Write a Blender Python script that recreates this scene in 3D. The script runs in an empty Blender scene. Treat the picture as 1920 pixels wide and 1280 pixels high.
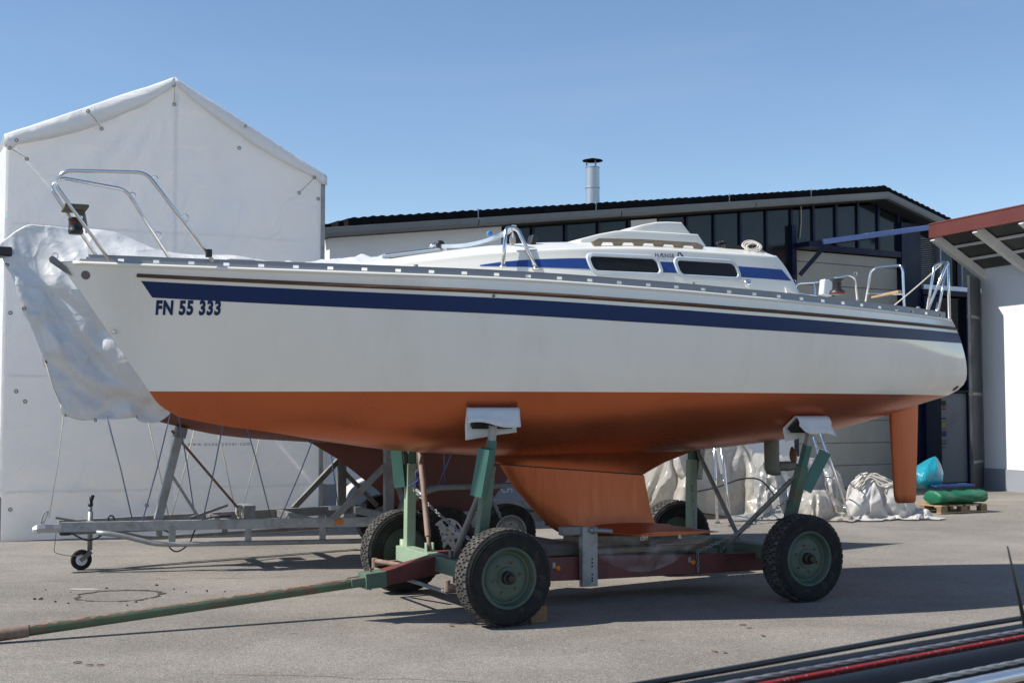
import bpy, bmesh, math, random
from mathutils import Vector, Matrix, noise as mnoise
random.seed(7)
PI = math.pi
RAD = math.radians
SC = bpy.context.scene
COL = SC.collection

# ------------------------------------------------------------------ camera
cam_data = bpy.data.cameras.new('camera')
cam = bpy.data.objects.new('camera', cam_data)
COL.objects.link(cam)
cam.location = (0, 0, 1.65)
cam.rotation_euler = (RAD(90) + math.atan(130 / 2400), 0, 0)
cam_data.sensor_width = 36
cam_data.lens = 45.0
cam_data.clip_end = 3000
cam_data.clip_start = 0.05
cam_data.dof.use_dof = True
cam_data.dof.focus_distance = 12.0
cam_data.dof.aperture_fstop = 9.0
SC.camera = cam

# ------------------------------------------------------------------ sky and sun
SUN_EL, SUN_AZ = 47.0, 12.0          # shadows run to world angle SUN_AZ (from +X towards +Y)
to_sun = Vector((-math.cos(RAD(SUN_AZ)) * math.cos(RAD(SUN_EL)),
                 -math.sin(RAD(SUN_AZ)) * math.cos(RAD(SUN_EL)), math.sin(RAD(SUN_EL))))
world = bpy.data.worlds.new('World')
SC.world = world
world.use_nodes = True
wn = world.node_tree
bg = wn.nodes['Background']
sky = wn.nodes.new('ShaderNodeTexSky')
sky.sky_type = 'NISHITA'
sky.sun_disc = False
sky.sun_elevation = RAD(SUN_EL)
sky.sun_rotation = math.atan2(to_sun.x, to_sun.y)
sky.altitude = 400
sky.air_density = 1.0
sky.dust_density = 0.05
sky.ozone_density = 3.2
# a little high thin cirrus over the whole sky
wtc = wn.nodes.new('ShaderNodeTexCoord'); wmp = wn.nodes.new('ShaderNodeMapping'); wmp.inputs['Scale'].default_value = (1.0, 1.6, 5.0); wmp.inputs['Rotation'].default_value = (.2, .1, .6)
wnz = wn.nodes.new('ShaderNodeTexNoise'); wnz.inputs['Scale'].default_value = 1.7; wnz.inputs['Detail'].default_value = 7; wnz.inputs['Roughness'].default_value = .6; wnz.inputs['Distortion'].default_value = .8
wmr = wn.nodes.new('ShaderNodeMapRange'); wmr.inputs[1].default_value = .50; wmr.inputs[2].default_value = .85; wmr.inputs[4].default_value = .07
wmx = wn.nodes.new('ShaderNodeMix'); wmx.data_type = 'RGBA'; wmx.inputs[7].default_value = (6.5, 6.9, 7.4, 1)
wn.links.new(wtc.outputs['Generated'], wmp.inputs[0]); wn.links.new(wmp.outputs[0], wnz.inputs['Vector']); wn.links.new(wnz.outputs[0], wmr.inputs[0])
wn.links.new(wmr.outputs[0], wmx.inputs[0]); wn.links.new(sky.outputs[0], wmx.inputs[6]); wn.links.new(wmx.outputs[2], bg.inputs[0])
bg.inputs[1].default_value = 0.119
sun_data = bpy.data.lights.new('sun', 'SUN')
sun_data.energy = 5.0
sun_data.angle = RAD(0.53)
sun_data.color = (1.0, 0.955, 0.88)
sun = bpy.data.objects.new('sun', sun_data)
COL.objects.link(sun)
sun.rotation_euler = to_sun.to_track_quat('Z', 'Y').to_euler()
sun.location = to_sun * 60
vs = SC.view_settings
vs.view_transform = 'Standard'
vs.look = 'None'
vs.exposure = 0.3
vs.gamma = 1.0

# ------------------------------------------------------------------ helpers
class MB:
    """collects geometry for one mesh object"""
    def __init__(s):
        s.v = []; s.f = []; s.mi = []; s.cur = 0
    def add(s, verts, faces):
        o = len(s.v)
        s.v += [tuple(p) for p in verts]
        s.f += [tuple(i + o for i in f) for f in faces]
        s.mi += [s.cur] * len(faces)
        return s
    def box(s, c, d, M=None):
        x, y, z = d[0] / 2, d[1] / 2, d[2] / 2
        vs_ = [Vector((sx * x, sy * y, sz * z)) for sz in (-1, 1) for sy in (-1, 1) for sx in (-1, 1)]
        if M is not None: vs_ = [M @ p for p in vs_]
        vs_ = [p + Vector(c) for p in vs_]
        return s.add(vs_, [(0, 2, 3, 1), (4, 5, 7, 6), (0, 1, 5, 4), (2, 6, 7, 3), (0, 4, 6, 2), (1, 3, 7, 5)])
    def bar(s, a, b, w, h, up=(0, 0, 1), w2=None, h2=None):
        """rectangular bar from a to b; w across, h along up"""
        a = Vector(a); b = Vector(b); t = (b - a).normalized(); u_ = Vector(up)
        r = t.cross(u_)
        if r.length < 1e-5: r = t.cross(Vector((1, 0, 0)))
        r.normalize(); q = r.cross(t).normalized()
        w2 = w if w2 is None else w2; h2 = h if h2 is None else h2
        vs_ = []
        for p, ww, hh in ((a, w, h), (b, w2, h2)):
            for sx, sy in ((-1, -1), (1, -1), (1, 1), (-1, 1)):
                vs_.append(p + r * sx * ww / 2 + q * sy * hh / 2)
        return s.add(vs_, [(0, 1, 2, 3), (7, 6, 5, 4), (0, 4, 5, 1), (1, 5, 6, 2), (2, 6, 7, 3), (3, 7, 4, 0)])
    def tube(s, pts, r, n=8, closed=False, caps=True, sy=1.0):
        pts = [Vector(p) for p in pts]
        m = len(pts)
        rs = r if isinstance(r, (list, tuple)) else [r] * m
        prev = None; rings = []
        for i, p in enumerate(pts):
            if closed: t = (pts[(i + 1) % m] - pts[i - 1])
            else: t = (pts[min(i + 1, m - 1)] - pts[max(i - 1, 0)])
            t.normalize()
            if prev is None:
                a = t.cross(Vector((0, 0, 1)))
                if a.length < 1e-3: a = t.cross(Vector((0, 1, 0)))
            else:
                a = prev - t * prev.dot(t)
                if a.length < 1e-4: a = t.cross(Vector((0, 0, 1)))
            a.normalize(); b = t.cross(a); prev = a
            rings.append([p + (a * math.cos(2 * PI * k / n) + b * sy * math.sin(2 * PI * k / n)) * rs[i] for k in range(n)])
        return s.rings(rings, closed, caps)
    def rings(s, rings, closed=False, caps=True):
        n = len(rings[0]); m = len(rings)
        vs_ = [p for rg in rings for p in rg]; fs = []
        for i in range(m if closed else m - 1):
            j = (i + 1) % m
            for k in range(n):
                l = (k + 1) % n
                fs.append((i * n + k, i * n + l, j * n + l, j * n + k))
        if caps and not closed:
            fs.append(tuple(reversed(range(n)))); fs.append(tuple((m - 1) * n + k for k in range(n)))
        return s.add(vs_, fs)
    def lathe(s, prof, c=(0, 0, 0), axis='z', n=32, close=False, M=None, caps=True):
        """prof: list of (radius, height) along the axis"""
        rings = []
        for r, h in prof:
            rg = []
            for k in range(n):
                a = 2 * PI * k / n
                if axis == 'z': p = Vector((r * math.cos(a), r * math.sin(a), h))
                elif axis == 'y': p = Vector((r * math.cos(a), h, -r * math.sin(a)))
                else: p = Vector((h, r * math.cos(a), r * math.sin(a)))
                if M is not None: p = M @ p
                rg.append(p + Vector(c))
            rings.append(rg)
        return s.rings(rings, closed=close, caps=caps and not close)
    def grid(s, rows):
        m = len(rows); n = len(rows[0])
        return s.add([p for r in rows for p in r],
                     [(i * n + k, i * n + k + 1, (i + 1) * n + k + 1, (i + 1) * n + k) for i in range(m - 1) for k in range(n - 1)])
    def prism(s, poly, fn0, fn1):
        """poly: 2-D outline; fn0/fn1 map (a,b) to 3-D points of both faces"""
        n = len(poly)
        vs_ = [fn0(*p) for p in poly] + [fn1(*p) for p in poly]
        return s.add(vs_, [tuple(range(n)), tuple(range(2 * n - 1, n - 1, -1))] +
                     [(k, k + n, (k + 1) % n + n, (k + 1) % n) for k in range(n)])
    def build(s, name, mat, parent=None, smooth=False, bevel=0, solid=0, autos=None, sub=0):
        me = bpy.data.meshes.new(name)
        me.from_pydata(s.v, [], s.f)
        mats = mat if isinstance(mat, (list, tuple)) else [mat]
        for m_ in mats: me.materials.append(m_)
        if len(mats) > 1: me.polygons.foreach_set('material_index', s.mi)
        bm = bmesh.new(); bm.from_mesh(me)
        bmesh.ops.recalc_face_normals(bm, faces=bm.faces)
        bm.to_mesh(me); bm.free()
        if smooth or autos:
            me.polygons.foreach_set('use_smooth', [True] * len(me.polygons))
        o = bpy.data.objects.new(name, me)
        COL.objects.link(o)
        if parent is not None: o.parent = parent
        if solid:
            md = o.modifiers.new('solid', 'SOLIDIFY'); md.thickness = solid; md.offset = 0
        if bevel:
            md = o.modifiers.new('bevel', 'BEVEL'); md.width = bevel; md.segments = 2; md.limit_method = 'ANGLE'; md.angle_limit = RAD(40)
        if sub:
            md = o.modifiers.new('sub', 'SUBSURF'); md.levels = sub; md.render_levels = sub
        if autos:
            try:
                me.set_sharp_from_angle(angle=RAD(autos))
            except Exception: pass
        return o

def tag(o, label, cat, group=None, kind=None):
    if label: o['label'] = label
    if cat: o['category'] = cat
    if group: o['group'] = group
    if kind: o['kind'] = kind
    return o
def thing(name, label, cat, loc=(0, 0, 0), rz=0, group=None):
    o = bpy.data.objects.new(name, None)
    o.empty_display_size = 0.2
    COL.objects.link(o); o.location = loc; o.rotation_euler = (0, 0, rz)
    return tag(o, label, cat, group)
def copy_tree(o, parent=None):
    c = o.copy(); COL.objects.link(c)
    if parent is not None: c.parent = parent
    for ch in list(o.children): copy_tree(ch, c)
    return c
def lerp(a, b, t): return a + (b - a) * t
def clamp(x, a=0.0, b=1.0): return max(a, min(b, x))
def table(x, T):
    """smooth (monotone cubic) interpolation in a table of (x, y)"""
    if x <= T[0][0]: return T[0][1]
    if x >= T[-1][0]: return T[-1][1]
    n = len(T)
    for i in range(n - 1):
        if x <= T[i + 1][0]: break
    d = [(T[k + 1][1] - T[k][1]) / (T[k + 1][0] - T[k][0]) for k in range(n - 1)]
    def m(k):
        if k == 0: return d[0]
        if k == n - 1: return d[-1]
        return 0 if d[k - 1] * d[k] <= 0 else 2 * d[k - 1] * d[k] / (d[k - 1] + d[k])
    h = T[i + 1][0] - T[i][0]; t = (x - T[i][0]) / h
    return ((2 * t**3 - 3 * t**2 + 1) * T[i][1] + (t**3 - 2 * t**2 + t) * h * m(i) +
            (-2 * t**3 + 3 * t**2) * T[i + 1][1] + (t**3 - t**2) * h * m(i + 1))
def N(x, y, z, s=1.0): return mnoise.noise(Vector((x * s, y * s, z * s)))
def fbm(x, y, z, s=1.0, o=4):
    a = 0; w = 1; 
    for k in range(o):
        a += w * N(x, y, z, s); s *= 2.03; w *= .5
    return a
def ridge(x, y, z, s=1.0, o=3):
    a = 0; w = 1
    for k in range(o):
        a += w * (1 - 2 * abs(N(x + 7.3 * k, y, z, s))); s *= 1.9; w *= .5
    return a
CDIR = []
_r = random.Random(3)
for _k in range(7):
    _v = Vector((_r.uniform(-1, 1), _r.uniform(-1, 1), _r.uniform(-1, 1))); _v.normalize(); CDIR.append((_v, _r.uniform(.6, 1.5), _r.uniform(0, 9)))
def crumple(x, y, z, f=1.0, warp=1.0):
    """sharp folds and flat facets, as in crushed sheeting; about -1..1"""
    p = Vector((x, y, z)); s = 0; w = 0
    for k, (d, ff, ph) in enumerate(CDIR):
        t = d.dot(p) * f * ff + ph + warp * mnoise.noise(p * f * .45 + Vector((ph, k, 0)))
        a = .45 + .55 * mnoise.noise(p * f * .5 + Vector((k * 3.1, ph, 5)))
        s += (abs((t % 1.0) * 2 - 1) * 2 - 1) * max(0, a); w += .45
    return s / w
def smooth_path(pts, n=8):
    """Catmull-Rom through pts"""
    P = [Vector(p) for p in pts]
    P = [P[0] * 2 - P[1]] + P + [P[-1] * 2 - P[-2]]
    out = []
    for i in range(1, len(P) - 2):
        for k in range(n):
            t = k / n
            out.append(0.5 * ((2 * P[i]) + (P[i + 1] - P[i - 1]) * t + (2 * P[i - 1] - 5 * P[i] + 4 * P[i + 1] - P[i + 2]) * t * t + (3 * P[i] - P[i - 1] - 3 * P[i + 1] + P[i + 2]) * t**3))
    out.append(P[-2]); return out
def fillet(pts, r, n=6, closed=False):
    P = [Vector(p) for p in pts]; out = []
    m = len(P)
    for i, p in enumerate(P):
        if not closed and i in (0, m - 1): out.append(p); continue
        a = P[i - 1] - p; b = P[(i + 1) % m] - p
        rr = min(r, a.length * .45, b.length * .45)
        p0 = p + a.normalized() * rr; p1 = p + b.normalized() * rr
        for k in range(n + 1):
            t = k / n
            out.append(p0 * (1 - t)**2 + p * 2 * t * (1 - t) + p1 * t * t)
    return out
def rrect(w, h, r, n=5, sk=0.0):
    """rounded rectangle outline centred on 0"""
    out = []
    for cx, cy, a0 in ((w / 2 - r, h / 2 - r, 0), (-w / 2 + r, h / 2 - r, 90), (-w / 2 + r, -h / 2 + r, 180), (w / 2 - r, -h / 2 + r, 270)):
        for k in range(n + 1):
            a = RAD(a0 + 90 * k / n)
            x, y = cx + r * math.cos(a), cy + r * math.sin(a)
            out.append((x + sk * y, y))
    return out

# ------------------------------------------------------------------ materials
def mat(name, col, rough=0.5, metal=0.0, var=0.12, vscale=3.0, col2=None, c2=0.0, c2scale=2.0, c2edge=(0.5, 0.62), bump=0.0, bscale=40.0,
        spec=0.5, coat=0.0, rvar=0.1, streak=None, trans=0.0, alpha=1.0):
    """procedural paint: base colour with soft variation, an optional second colour in patches (rust, dirt), fine bump"""
    m = bpy.data.materials.new(name); m.use_nodes = True
    nt = m.node_tree; b = nt.nodes['Principled BSDF']; L = nt.links
    tc = nt.nodes.new('ShaderNodeTexCoord')
    vec = tc.outputs['Object']
    if streak:
        mp = nt.nodes.new('ShaderNodeMapping'); mp.inputs['Scale'].default_value = streak
        L.new(vec, mp.inputs[0]); vec = mp.outputs[0]
    nz = nt.nodes.new('ShaderNodeTexNoise'); nz.inputs['Scale'].default_value = vscale; nz.inputs['Detail'].default_value = 6; nz.inputs['Roughness'].default_value = .62
    L.new(vec, nz.inputs['Vector'])
    rmp = nt.nodes.new('ShaderNodeMapRange'); rmp.inputs[1].default_value = .28; rmp.inputs[2].default_value = .72
    rmp.inputs[3].default_value = 1 - var; rmp.inputs[4].default_value = 1 + var * .6
    L.new(nz.outputs[0], rmp.inputs[0])
    mul = nt.nodes.new('ShaderNodeMix'); mul.data_type = 'RGBA'; mul.blend_type = 'MULTIPLY'; mul.inputs[0].default_value = 1
    mul.inputs[6].default_value = (*col, 1); L.new(rmp.outputs[0], mul.inputs[7])
    out = mul.outputs[2]
    if col2 is not None:
        n2 = nt.nodes.new('ShaderNodeTexNoise'); n2.inputs['Scale'].default_value = c2scale; n2.inputs['Detail'].default_value = 8; n2.inputs['Roughness'].default_value = .7
        L.new(vec, n2.inputs['Vector'])
        r2 = nt.nodes.new('ShaderNodeMapRange'); r2.inputs[1].default_value = c2edge[0]; r2.inputs[2].default_value = c2edge[1]; r2.inputs[4].default_value = c2
        L.new(n2.outputs[0], r2.inputs[0])
        mx = nt.nodes.new('ShaderNodeMix'); mx.data_type = 'RGBA'
        L.new(r2.outputs[0], mx.inputs[0]); L.new(out, mx.inputs[6]); mx.inputs[7].default_value = (*col2, 1); out = mx.outputs[2]
    L.new(out, b.inputs['Base Color'])
    rr = nt.nodes.new('ShaderNodeMapRange'); rr.inputs[1].default_value = .3; rr.inputs[2].default_value = .7
    rr.inputs[3].default_value = clamp(rough - rvar); rr.inputs[4].default_value = clamp(rough + rvar)
    L.new(nz.outputs[0], rr.inputs[0]); L.new(rr.outputs[0], b.inputs['Roughness'])
    b.inputs['Metallic'].default_value = metal
    b.inputs['Specular IOR Level'].default_value = spec
    b.inputs['Coat Weight'].default_value = coat
    b.inputs['Coat Roughness'].default_value = 0.08
    if trans: b.inputs['Transmission Weight'].default_value = trans
    if alpha < 1: b.inputs['Alpha'].default_value = alpha
    if bump:
        nb = nt.nodes.new('ShaderNodeTexNoise'); nb.inputs['Scale'].default_value = bscale; nb.inputs['Detail'].default_value = 4
        L.new(vec, nb.inputs['Vector'])
        bp = nt.nodes.new('ShaderNodeBump'); bp.inputs['Strength'].default_value = min(1, bump * 3); bp.inputs['Distance'].default_value = bump * .1
        L.new(nb.outputs[0], bp.inputs['Height']); L.new(bp.outputs[0], b.inputs['Normal'])
    return m

def sheet_mat(name, col, transl=0.35, rough=0.4, var=0.06, vscale=2.0, bump=.3, bscale=6.0, dist=.02, fine=60.0, gloss=0.5, crease=0.0, crscale=3.5, **kw):
    """thin woven plastic sheet that lets some light through"""
    m = mat(name, col, rough, 0, var, vscale, spec=gloss, **kw)
    nt = m.node_tree; L = nt.links; b = nt.nodes['Principled BSDF']
    tc = nt.nodes.new('ShaderNodeTexCoord')
    nb = nt.nodes.new('ShaderNodeTexNoise'); nb.inputs['Scale'].default_value = bscale; nb.inputs['Detail'].default_value = 5; nb.inputs['Distortion'].default_value = 1.2
    L.new(tc.outputs['Object'], nb.inputs['Vector'])
    bp = nt.nodes.new('ShaderNodeBump'); bp.inputs['Strength'].default_value = bump; bp.inputs['Distance'].default_value = dist
    L.new(nb.outputs[0], bp.inputs['Height'])
    nf = nt.nodes.new('ShaderNodeTexNoise'); nf.inputs['Scale'].default_value = fine; nf.inputs['Detail'].default_value = 2
    L.new(tc.outputs['Object'], nf.inputs['Vector'])
    b2 = nt.nodes.new('ShaderNodeBump'); b2.inputs['Strength'].default_value = bump * .4; b2.inputs['Distance'].default_value = .002
    L.new(nf.outputs[0], b2.inputs['Height']); L.new(bp.outputs[0], b2.inputs['Normal']); L.new(b2.outputs[0], b.inputs['Normal'])
    if crease:      # sharp facets of crushed sheeting
        nw = nt.nodes.new('ShaderNodeTexNoise'); nw.inputs['Scale'].default_value = crscale * .5; nw.inputs['Detail'].default_value = 2; L.new(tc.outputs['Object'], nw.inputs['Vector'])
        ad = nt.nodes.new('ShaderNodeVectorMath'); ad.operation = 'MULTIPLY_ADD'; ad.inputs[1].default_value = (.5, .5, .5); L.new(nw.outputs['Color'], ad.inputs[0]); L.new(tc.outputs['Object'], ad.inputs[2])
        vz = nt.nodes.new('ShaderNodeTexVoronoi'); vz.inputs['Scale'].default_value = crscale; L.new(ad.outputs[0], vz.inputs['Vector'])
        b3 = nt.nodes.new('ShaderNodeBump'); b3.inputs['Strength'].default_value = 1.0; b3.inputs['Distance'].default_value = crease
        L.new(vz.outputs['Distance'], b3.inputs['Height']); L.new(b2.outputs[0], b3.inputs['Normal']); L.new(b3.outputs[0], b.inputs['Normal']); b2 = b3
    tr = nt.nodes.new('ShaderNodeBsdfTranslucent'); tr.inputs[0].default_value = (*col, 1)
    L.new(b2.outputs[0], tr.inputs['Normal'])
    mx = nt.nodes.new('ShaderNodeMixShader'); mx.inputs[0].default_value = transl
    out = nt.nodes['Material Output']
    L.new(b.outputs[0], mx.inputs[1]); L.new(tr.outputs[0], mx.inputs[2]); L.new(mx.outputs[0], out.inputs[0])
    return m

GEL = mat('gelcoat', (.85, .81, .735), .20, 0, .05, .8, col2=(.60, .545, .43), c2=.32, c2scale=1.3, c2edge=(.5, .78), coat=1.0, rvar=.06, streak=(1.6, 1.6, .35))
DECKW = mat('deck_gelcoat', (.80, .775, .70), .33, 0, .04, 1.5, coat=.2)
NAVY = mat('navy_paint', (.004, .024, .100), .35, 0, .12, 1.2, rvar=.05, spec=.3)
BLUE2 = mat('cabin_blue', (.022, .06, .24), .3, 0, .2, 3.0, coat=.3)
COPPER = mat('copper_antifouling', (.50, .132, .052), .30, .75, .18, 1.3, col2=(.26, .07, .025), c2=.32, c2scale=2.6, c2edge=(.52, .85), rvar=.08, bump=.010, bscale=160)
COPPERK = mat('copper_keel', (.50, .135, .050), .38, .55, .14, 2.0, col2=(.22, .06, .025), c2=.6, c2scale=3.0, c2edge=(.55, .72), streak=(9, 9, .7), bump=.012, bscale=160)
REDBROWN = mat('old_antifouling', (.17, .055, .042), .6, 0, .2, 2.0, col2=(.10, .04, .035), c2=.5, c2scale=3)
TEAK = mat('teak', (.10, .045, .022), .55, 0, .3, 6, streak=(1, 1, 12), col2=(.19, .10, .055), c2=.6, c2scale=3)
TEAKG = mat('weathered_teak', (.30, .23, .16), .65, 0, .25, 6, streak=(2, 10, 10))
ALU = mat('anodised_aluminium', (.27, .285, .315), .5, .35, .08, 8)
FLUE = mat('flue_steel', (.50, .51, .52), .34, .85, .10, 3, streak=(6, 6, .4))
ALUB = mat('bright_aluminium', (.68, .69, .70), .32, .85, .06, 8)
STEEL = mat('stainless_steel', (.72, .72, .72), .14, 1.0, .04, 10, rvar=.05)
GALV = mat('galvanised_steel', (.33, .335, .335), .5, .4, .2, 9, col2=(.19, .18, .165), c2=.6, c2scale=7)
GALVD = mat('dull_galvanised', (.23, .23, .222), .58, .3, .2, 6, col2=(.13, .115, .095), c2=.6, c2scale=4)
RIMG = mat('dull_green_rim', (.070, .108, .078), .55, 0, .3, 5.0, col2=(.13, .085, .055), c2=.6, c2scale=6.0, c2edge=(.52, .68), bump=.02, bscale=50)
RUBBER = mat('tyre_rubber', (.016, .016, .016), .75, 0, .35, 8, spec=.25, col2=(.06, .055, .048), c2=.45, c2scale=9, bump=.05, bscale=60)
TREAD = mat('dusty_tread', (.040, .038, .035), .85, 0, .3, 10, col2=(.15, .135, .115), c2=.6, c2scale=11, c2edge=(.45, .65), bump=.05, bscale=60)
BLACK = mat('black_plastic', (.018, .018, .02), .4, 0, .2, 5)
BLACKR = mat('black_rubber', (.014, .014, .016), .55, 0, .2, 5)
GREEN = mat('green_paint', (.095, .150, .108), .55, 0, .32, 3.0, col2=(.15, .085, .05), c2=.7, c2scale=9.0, c2edge=(.57, .66), bump=.02, bscale=50)
GREEN_LIT = mat('sunlit_green_paint', (.27, .36, .25), .5, 0, .18, 4.0, col2=(.22, .10, .055), c2=.6, c2scale=8.0, c2edge=(.62, .70), bump=.02)  # same green with sunlight painted into the colour, for far-side parts; rust patches as well
TEAL = mat('teal_paint', (.05, .15, .122), .45, 0, .22, 4.0, col2=(.14, .085, .05), c2=.65, c2scale=10, c2edge=(.60, .68))
OXRED = mat('red_oxide_paint', (.155, .042, .036), .55, 0, .25, 3.0, col2=(.07, .03, .026), c2=.6, c2scale=5, bump=.02)
RUST = mat('rusty_steel', (.22, .12, .075), .7, .15, .3, 6, col2=(.12, .055, .03), c2=.7, c2scale=8, bump=.04)
RUSTP = mat('pale_rusty_tube', (.25, .175, .135), .65, .05, .35, 9, col2=(.15, .075, .048), c2=.85, c2scale=6, bump=.03)
WOOD = mat('old_timber', (.21, .145, .085), .8, 0, .3, 4, streak=(2, 12, 12), bump=.06, bscale=30)
WOODL = mat('pale_timber', (.36, .25, .14), .8, 0, .25, 4, streak=(2, 12, 12), bump=.06, bscale=30)
AMBER = mat('amber_lens', (.75, .20, .02), .25, 0, .1, 10)
FELT = mat('white_felt', (.66, .66, .66), .9, 0, .1, 9, bump=.08, bscale=120)
ROPEB = mat('blue_rope', (.12, .16, .27), .8, 0, .2, 30)
ROPEW = mat('white_rope', (.55, .51, .44), .85, 0, .2, 30)
TRIM = mat('window_trim', (.50, .54, .57), .45, 0, .06, 6)
WHITEPL = mat('white_plaster', (.80, .80, .80), .85, 0, .05, .6, col2=(.60, .60, .58), c2=.35, c2scale=.5, c2edge=(.55, .8), bump=.03, bscale=25)
GREYPL = mat('grey_plinth', (.27, .29, .32), .85, 0, .1, 1, bump=.03, bscale=25)
SHEDBLUE = mat('blue_steel_frame', (.007, .012, .040), .45, 0, .15, 2, spec=.3)
HOIST = mat('hoist_blue', (.16, .23, .46), .42, 0, .15, 4, col2=(.5, .5, .5), c2=.5, c2scale=5, c2edge=(.64, .68))
def glass_mat(name, col, rough):
    m = mat(name, col, rough, 0, .45, 1.3, spec=.38, rvar=.05)
    return m
GLASS = glass_mat('dark_window_glass', (.016, .018, .020), .08)
SMOKED = glass_mat('smoked_acrylic', (.020, .018, .016), .12)
ROOFBLK = mat('bitumen_roof', (.010, .010, .011), .9, 0, .5, 5, bump=.15, bscale=30, spec=.08)
ROLLER = mat('roller_door', (.36, .35, .31), .5, 0, .06, 1.2, col2=(.28, .27, .235), c2=.4, c2scale=.8)
REDFASC = mat('red_fascia', (.125, .040, .036), .6, 0, .12, 1.5, spec=.2)
RAFTER = mat('white_rafter', (.66, .65, .61), .7, 0, .1, 2)
CANOPYS = mat('dusty_canopy_sheet', (.05, .055, .05), .5, 0, .5, 1.6)
# ------------------------------------------------------------------ ground
def asphalt():
    m = bpy.data.materials.new('asphalt'); m.use_nodes = True
    nt = m.node_tree; L = nt.links; b = nt.nodes['Principled BSDF']
    tc = nt.nodes.new('ShaderNodeTexCoord').outputs['Object']
    def nz(scale, det=4, rough=.6, dist=0, mscale=None):
        n = nt.nodes.new('ShaderNodeTexNoise'); n.inputs['Scale'].default_value = scale; n.inputs['Detail'].default_value = det
        n.inputs['Roughness'].default_value = rough; n.inputs['Distortion'].default_value = dist
        v = tc
        if mscale:
            mp = nt.nodes.new('ShaderNodeMapping'); mp.inputs['Scale'].default_value = mscale; L.new(tc, mp.inputs[0]); v = mp.outputs[0]
        L.new(v, n.inputs['Vector']); return n.outputs[0]
    def rng(src, a, b_, c, d):
        r = nt.nodes.new('ShaderNodeMapRange'); 
        for i, v in enumerate((a, b_, c, d)): r.inputs[1 + i].default_value = v
        L.new(src, r.inputs[0]); return r.outputs[0]
    def mixc(f, a, b_, mode='MIX'):
        x = nt.nodes.new('ShaderNodeMix'); x.data_type = 'RGBA'; x.blend_type = mode
        for sock, v in ((0, f), (6, a), (7, b_)):
            if isinstance(v, (int, float)): x.inputs[sock].default_value = v
            elif isinstance(v, tuple): x.inputs[sock].default_value = (*v, 1)
            else: L.new(v, x.inputs[sock])
        return x.outputs[2]
    vo = nt.nodes.new('ShaderNodeTexVoronoi'); vo.inputs['Scale'].default_value = 120; L.new(tc, vo.inputs['Vector'])
    hsv = nt.nodes.new('ShaderNodeSeparateColor'); L.new(vo.outputs['Color'], hsv.inputs[0])
    base = mixc(rng(nz(.45, 5, .6), .35, .66, 0, 1), (.180, .164, .144), (.272, .248, .217))
    base = mixc(rng(nz(.9, 6, .65, .6, (.35, 1.3, 1)), .52, .74, 0, .5), base, (.145, .130, .115))       # worn, stained lanes
    base = mixc(rng(nz(3.2, 6, .7), .60, .75, 0, .35), base, (.34, .315, .28))                         # pale dusty patches
    st = rng(hsv.outputs[0], 0, 1, .66, 1.34)
    base = mixc(1.0, base, st, 'MULTIPLY')
    light = rng(hsv.outputs[1], .94, .97, 0, .35)
    base = mixc(light, base, (.55, .52, .47))
    spots = rng(nz(7.0, 3, .5), .70, .74, 0, .55)
    base = mixc(spots, base, (.07, .06, .05))
    L.new(base, b.inputs['Base Color'])
    b.inputs['Roughness'].default_value = .9
    b.inputs['Specular IOR Level'].default_value = .25
    bp = nt.nodes.new('ShaderNodeBump'); bp.inputs['Strength'].default_value = .55; bp.inputs['Distance'].default_value = .006
    L.new(vo.outputs['Distance'], bp.inputs['Height'])
    b2 = nt.nodes.new('ShaderNodeBump'); b2.inputs['Strength'].default_value = .5; b2.inputs['Distance'].default_value = .03
    L.new(nz(2.2, 5), b2.inputs['Height']); L.new(bp.outputs[0], b2.inputs['Normal']); L.new(b2.outputs[0], b.inputs['Normal'])
    return m
ASPHALT = asphalt()
g = MB(); R_ = 900
g.add([(-R_, -R_, 0), (R_, -R_, 0), (R_, R_, 0), (-R_, R_, 0)], [(0, 1, 2, 3)])
ground = g.build('ground', ASPHALT); tag(ground, None, None, kind='structure')

# broken rim of an old round repair in the asphalt
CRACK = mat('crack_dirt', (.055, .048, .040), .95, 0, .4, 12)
REPAIR = mat('repair_concrete', (.36, .34, .30), .95, 0, .25, 8, bump=.1, bscale=40)
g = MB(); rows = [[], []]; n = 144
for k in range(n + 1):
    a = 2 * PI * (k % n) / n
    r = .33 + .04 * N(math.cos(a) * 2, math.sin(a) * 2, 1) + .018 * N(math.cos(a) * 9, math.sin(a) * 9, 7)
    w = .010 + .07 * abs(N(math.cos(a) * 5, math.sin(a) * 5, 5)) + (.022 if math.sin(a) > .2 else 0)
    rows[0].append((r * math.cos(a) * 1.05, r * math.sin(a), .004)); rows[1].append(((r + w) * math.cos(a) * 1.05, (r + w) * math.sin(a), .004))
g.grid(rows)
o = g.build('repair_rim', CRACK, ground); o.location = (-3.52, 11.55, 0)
g = MB(); pts = []
for k in range(18):
    a = 2 * PI * k / 18; r = .075 * (1 + .5 * N(math.cos(a), math.sin(a), 3, 1.5))
    pts.append((r * math.cos(a) * 1.9, r * math.sin(a) * .9, .004))
g.add(pts, [tuple(range(18))])
o = g.build('chipped_patch', REPAIR, ground); o.location = (-3.98, 11.95, 0)
for k in range(16):          # crumbs round the repair
    g = MB(); a = random.uniform(0, 2 * PI); r = random.uniform(.42, .75); s_ = random.uniform(.008, .018)
    g.lathe([(.001, 0), (s_, s_ * .25), (s_ * .7, s_ * .8), (.001, s_)], n=5)
    o = g.build('crumb', CRACK, ground); o.location = (-3.5 + r * 1.3 * math.cos(a), 11.6 + r * math.sin(a), 0)

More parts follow.
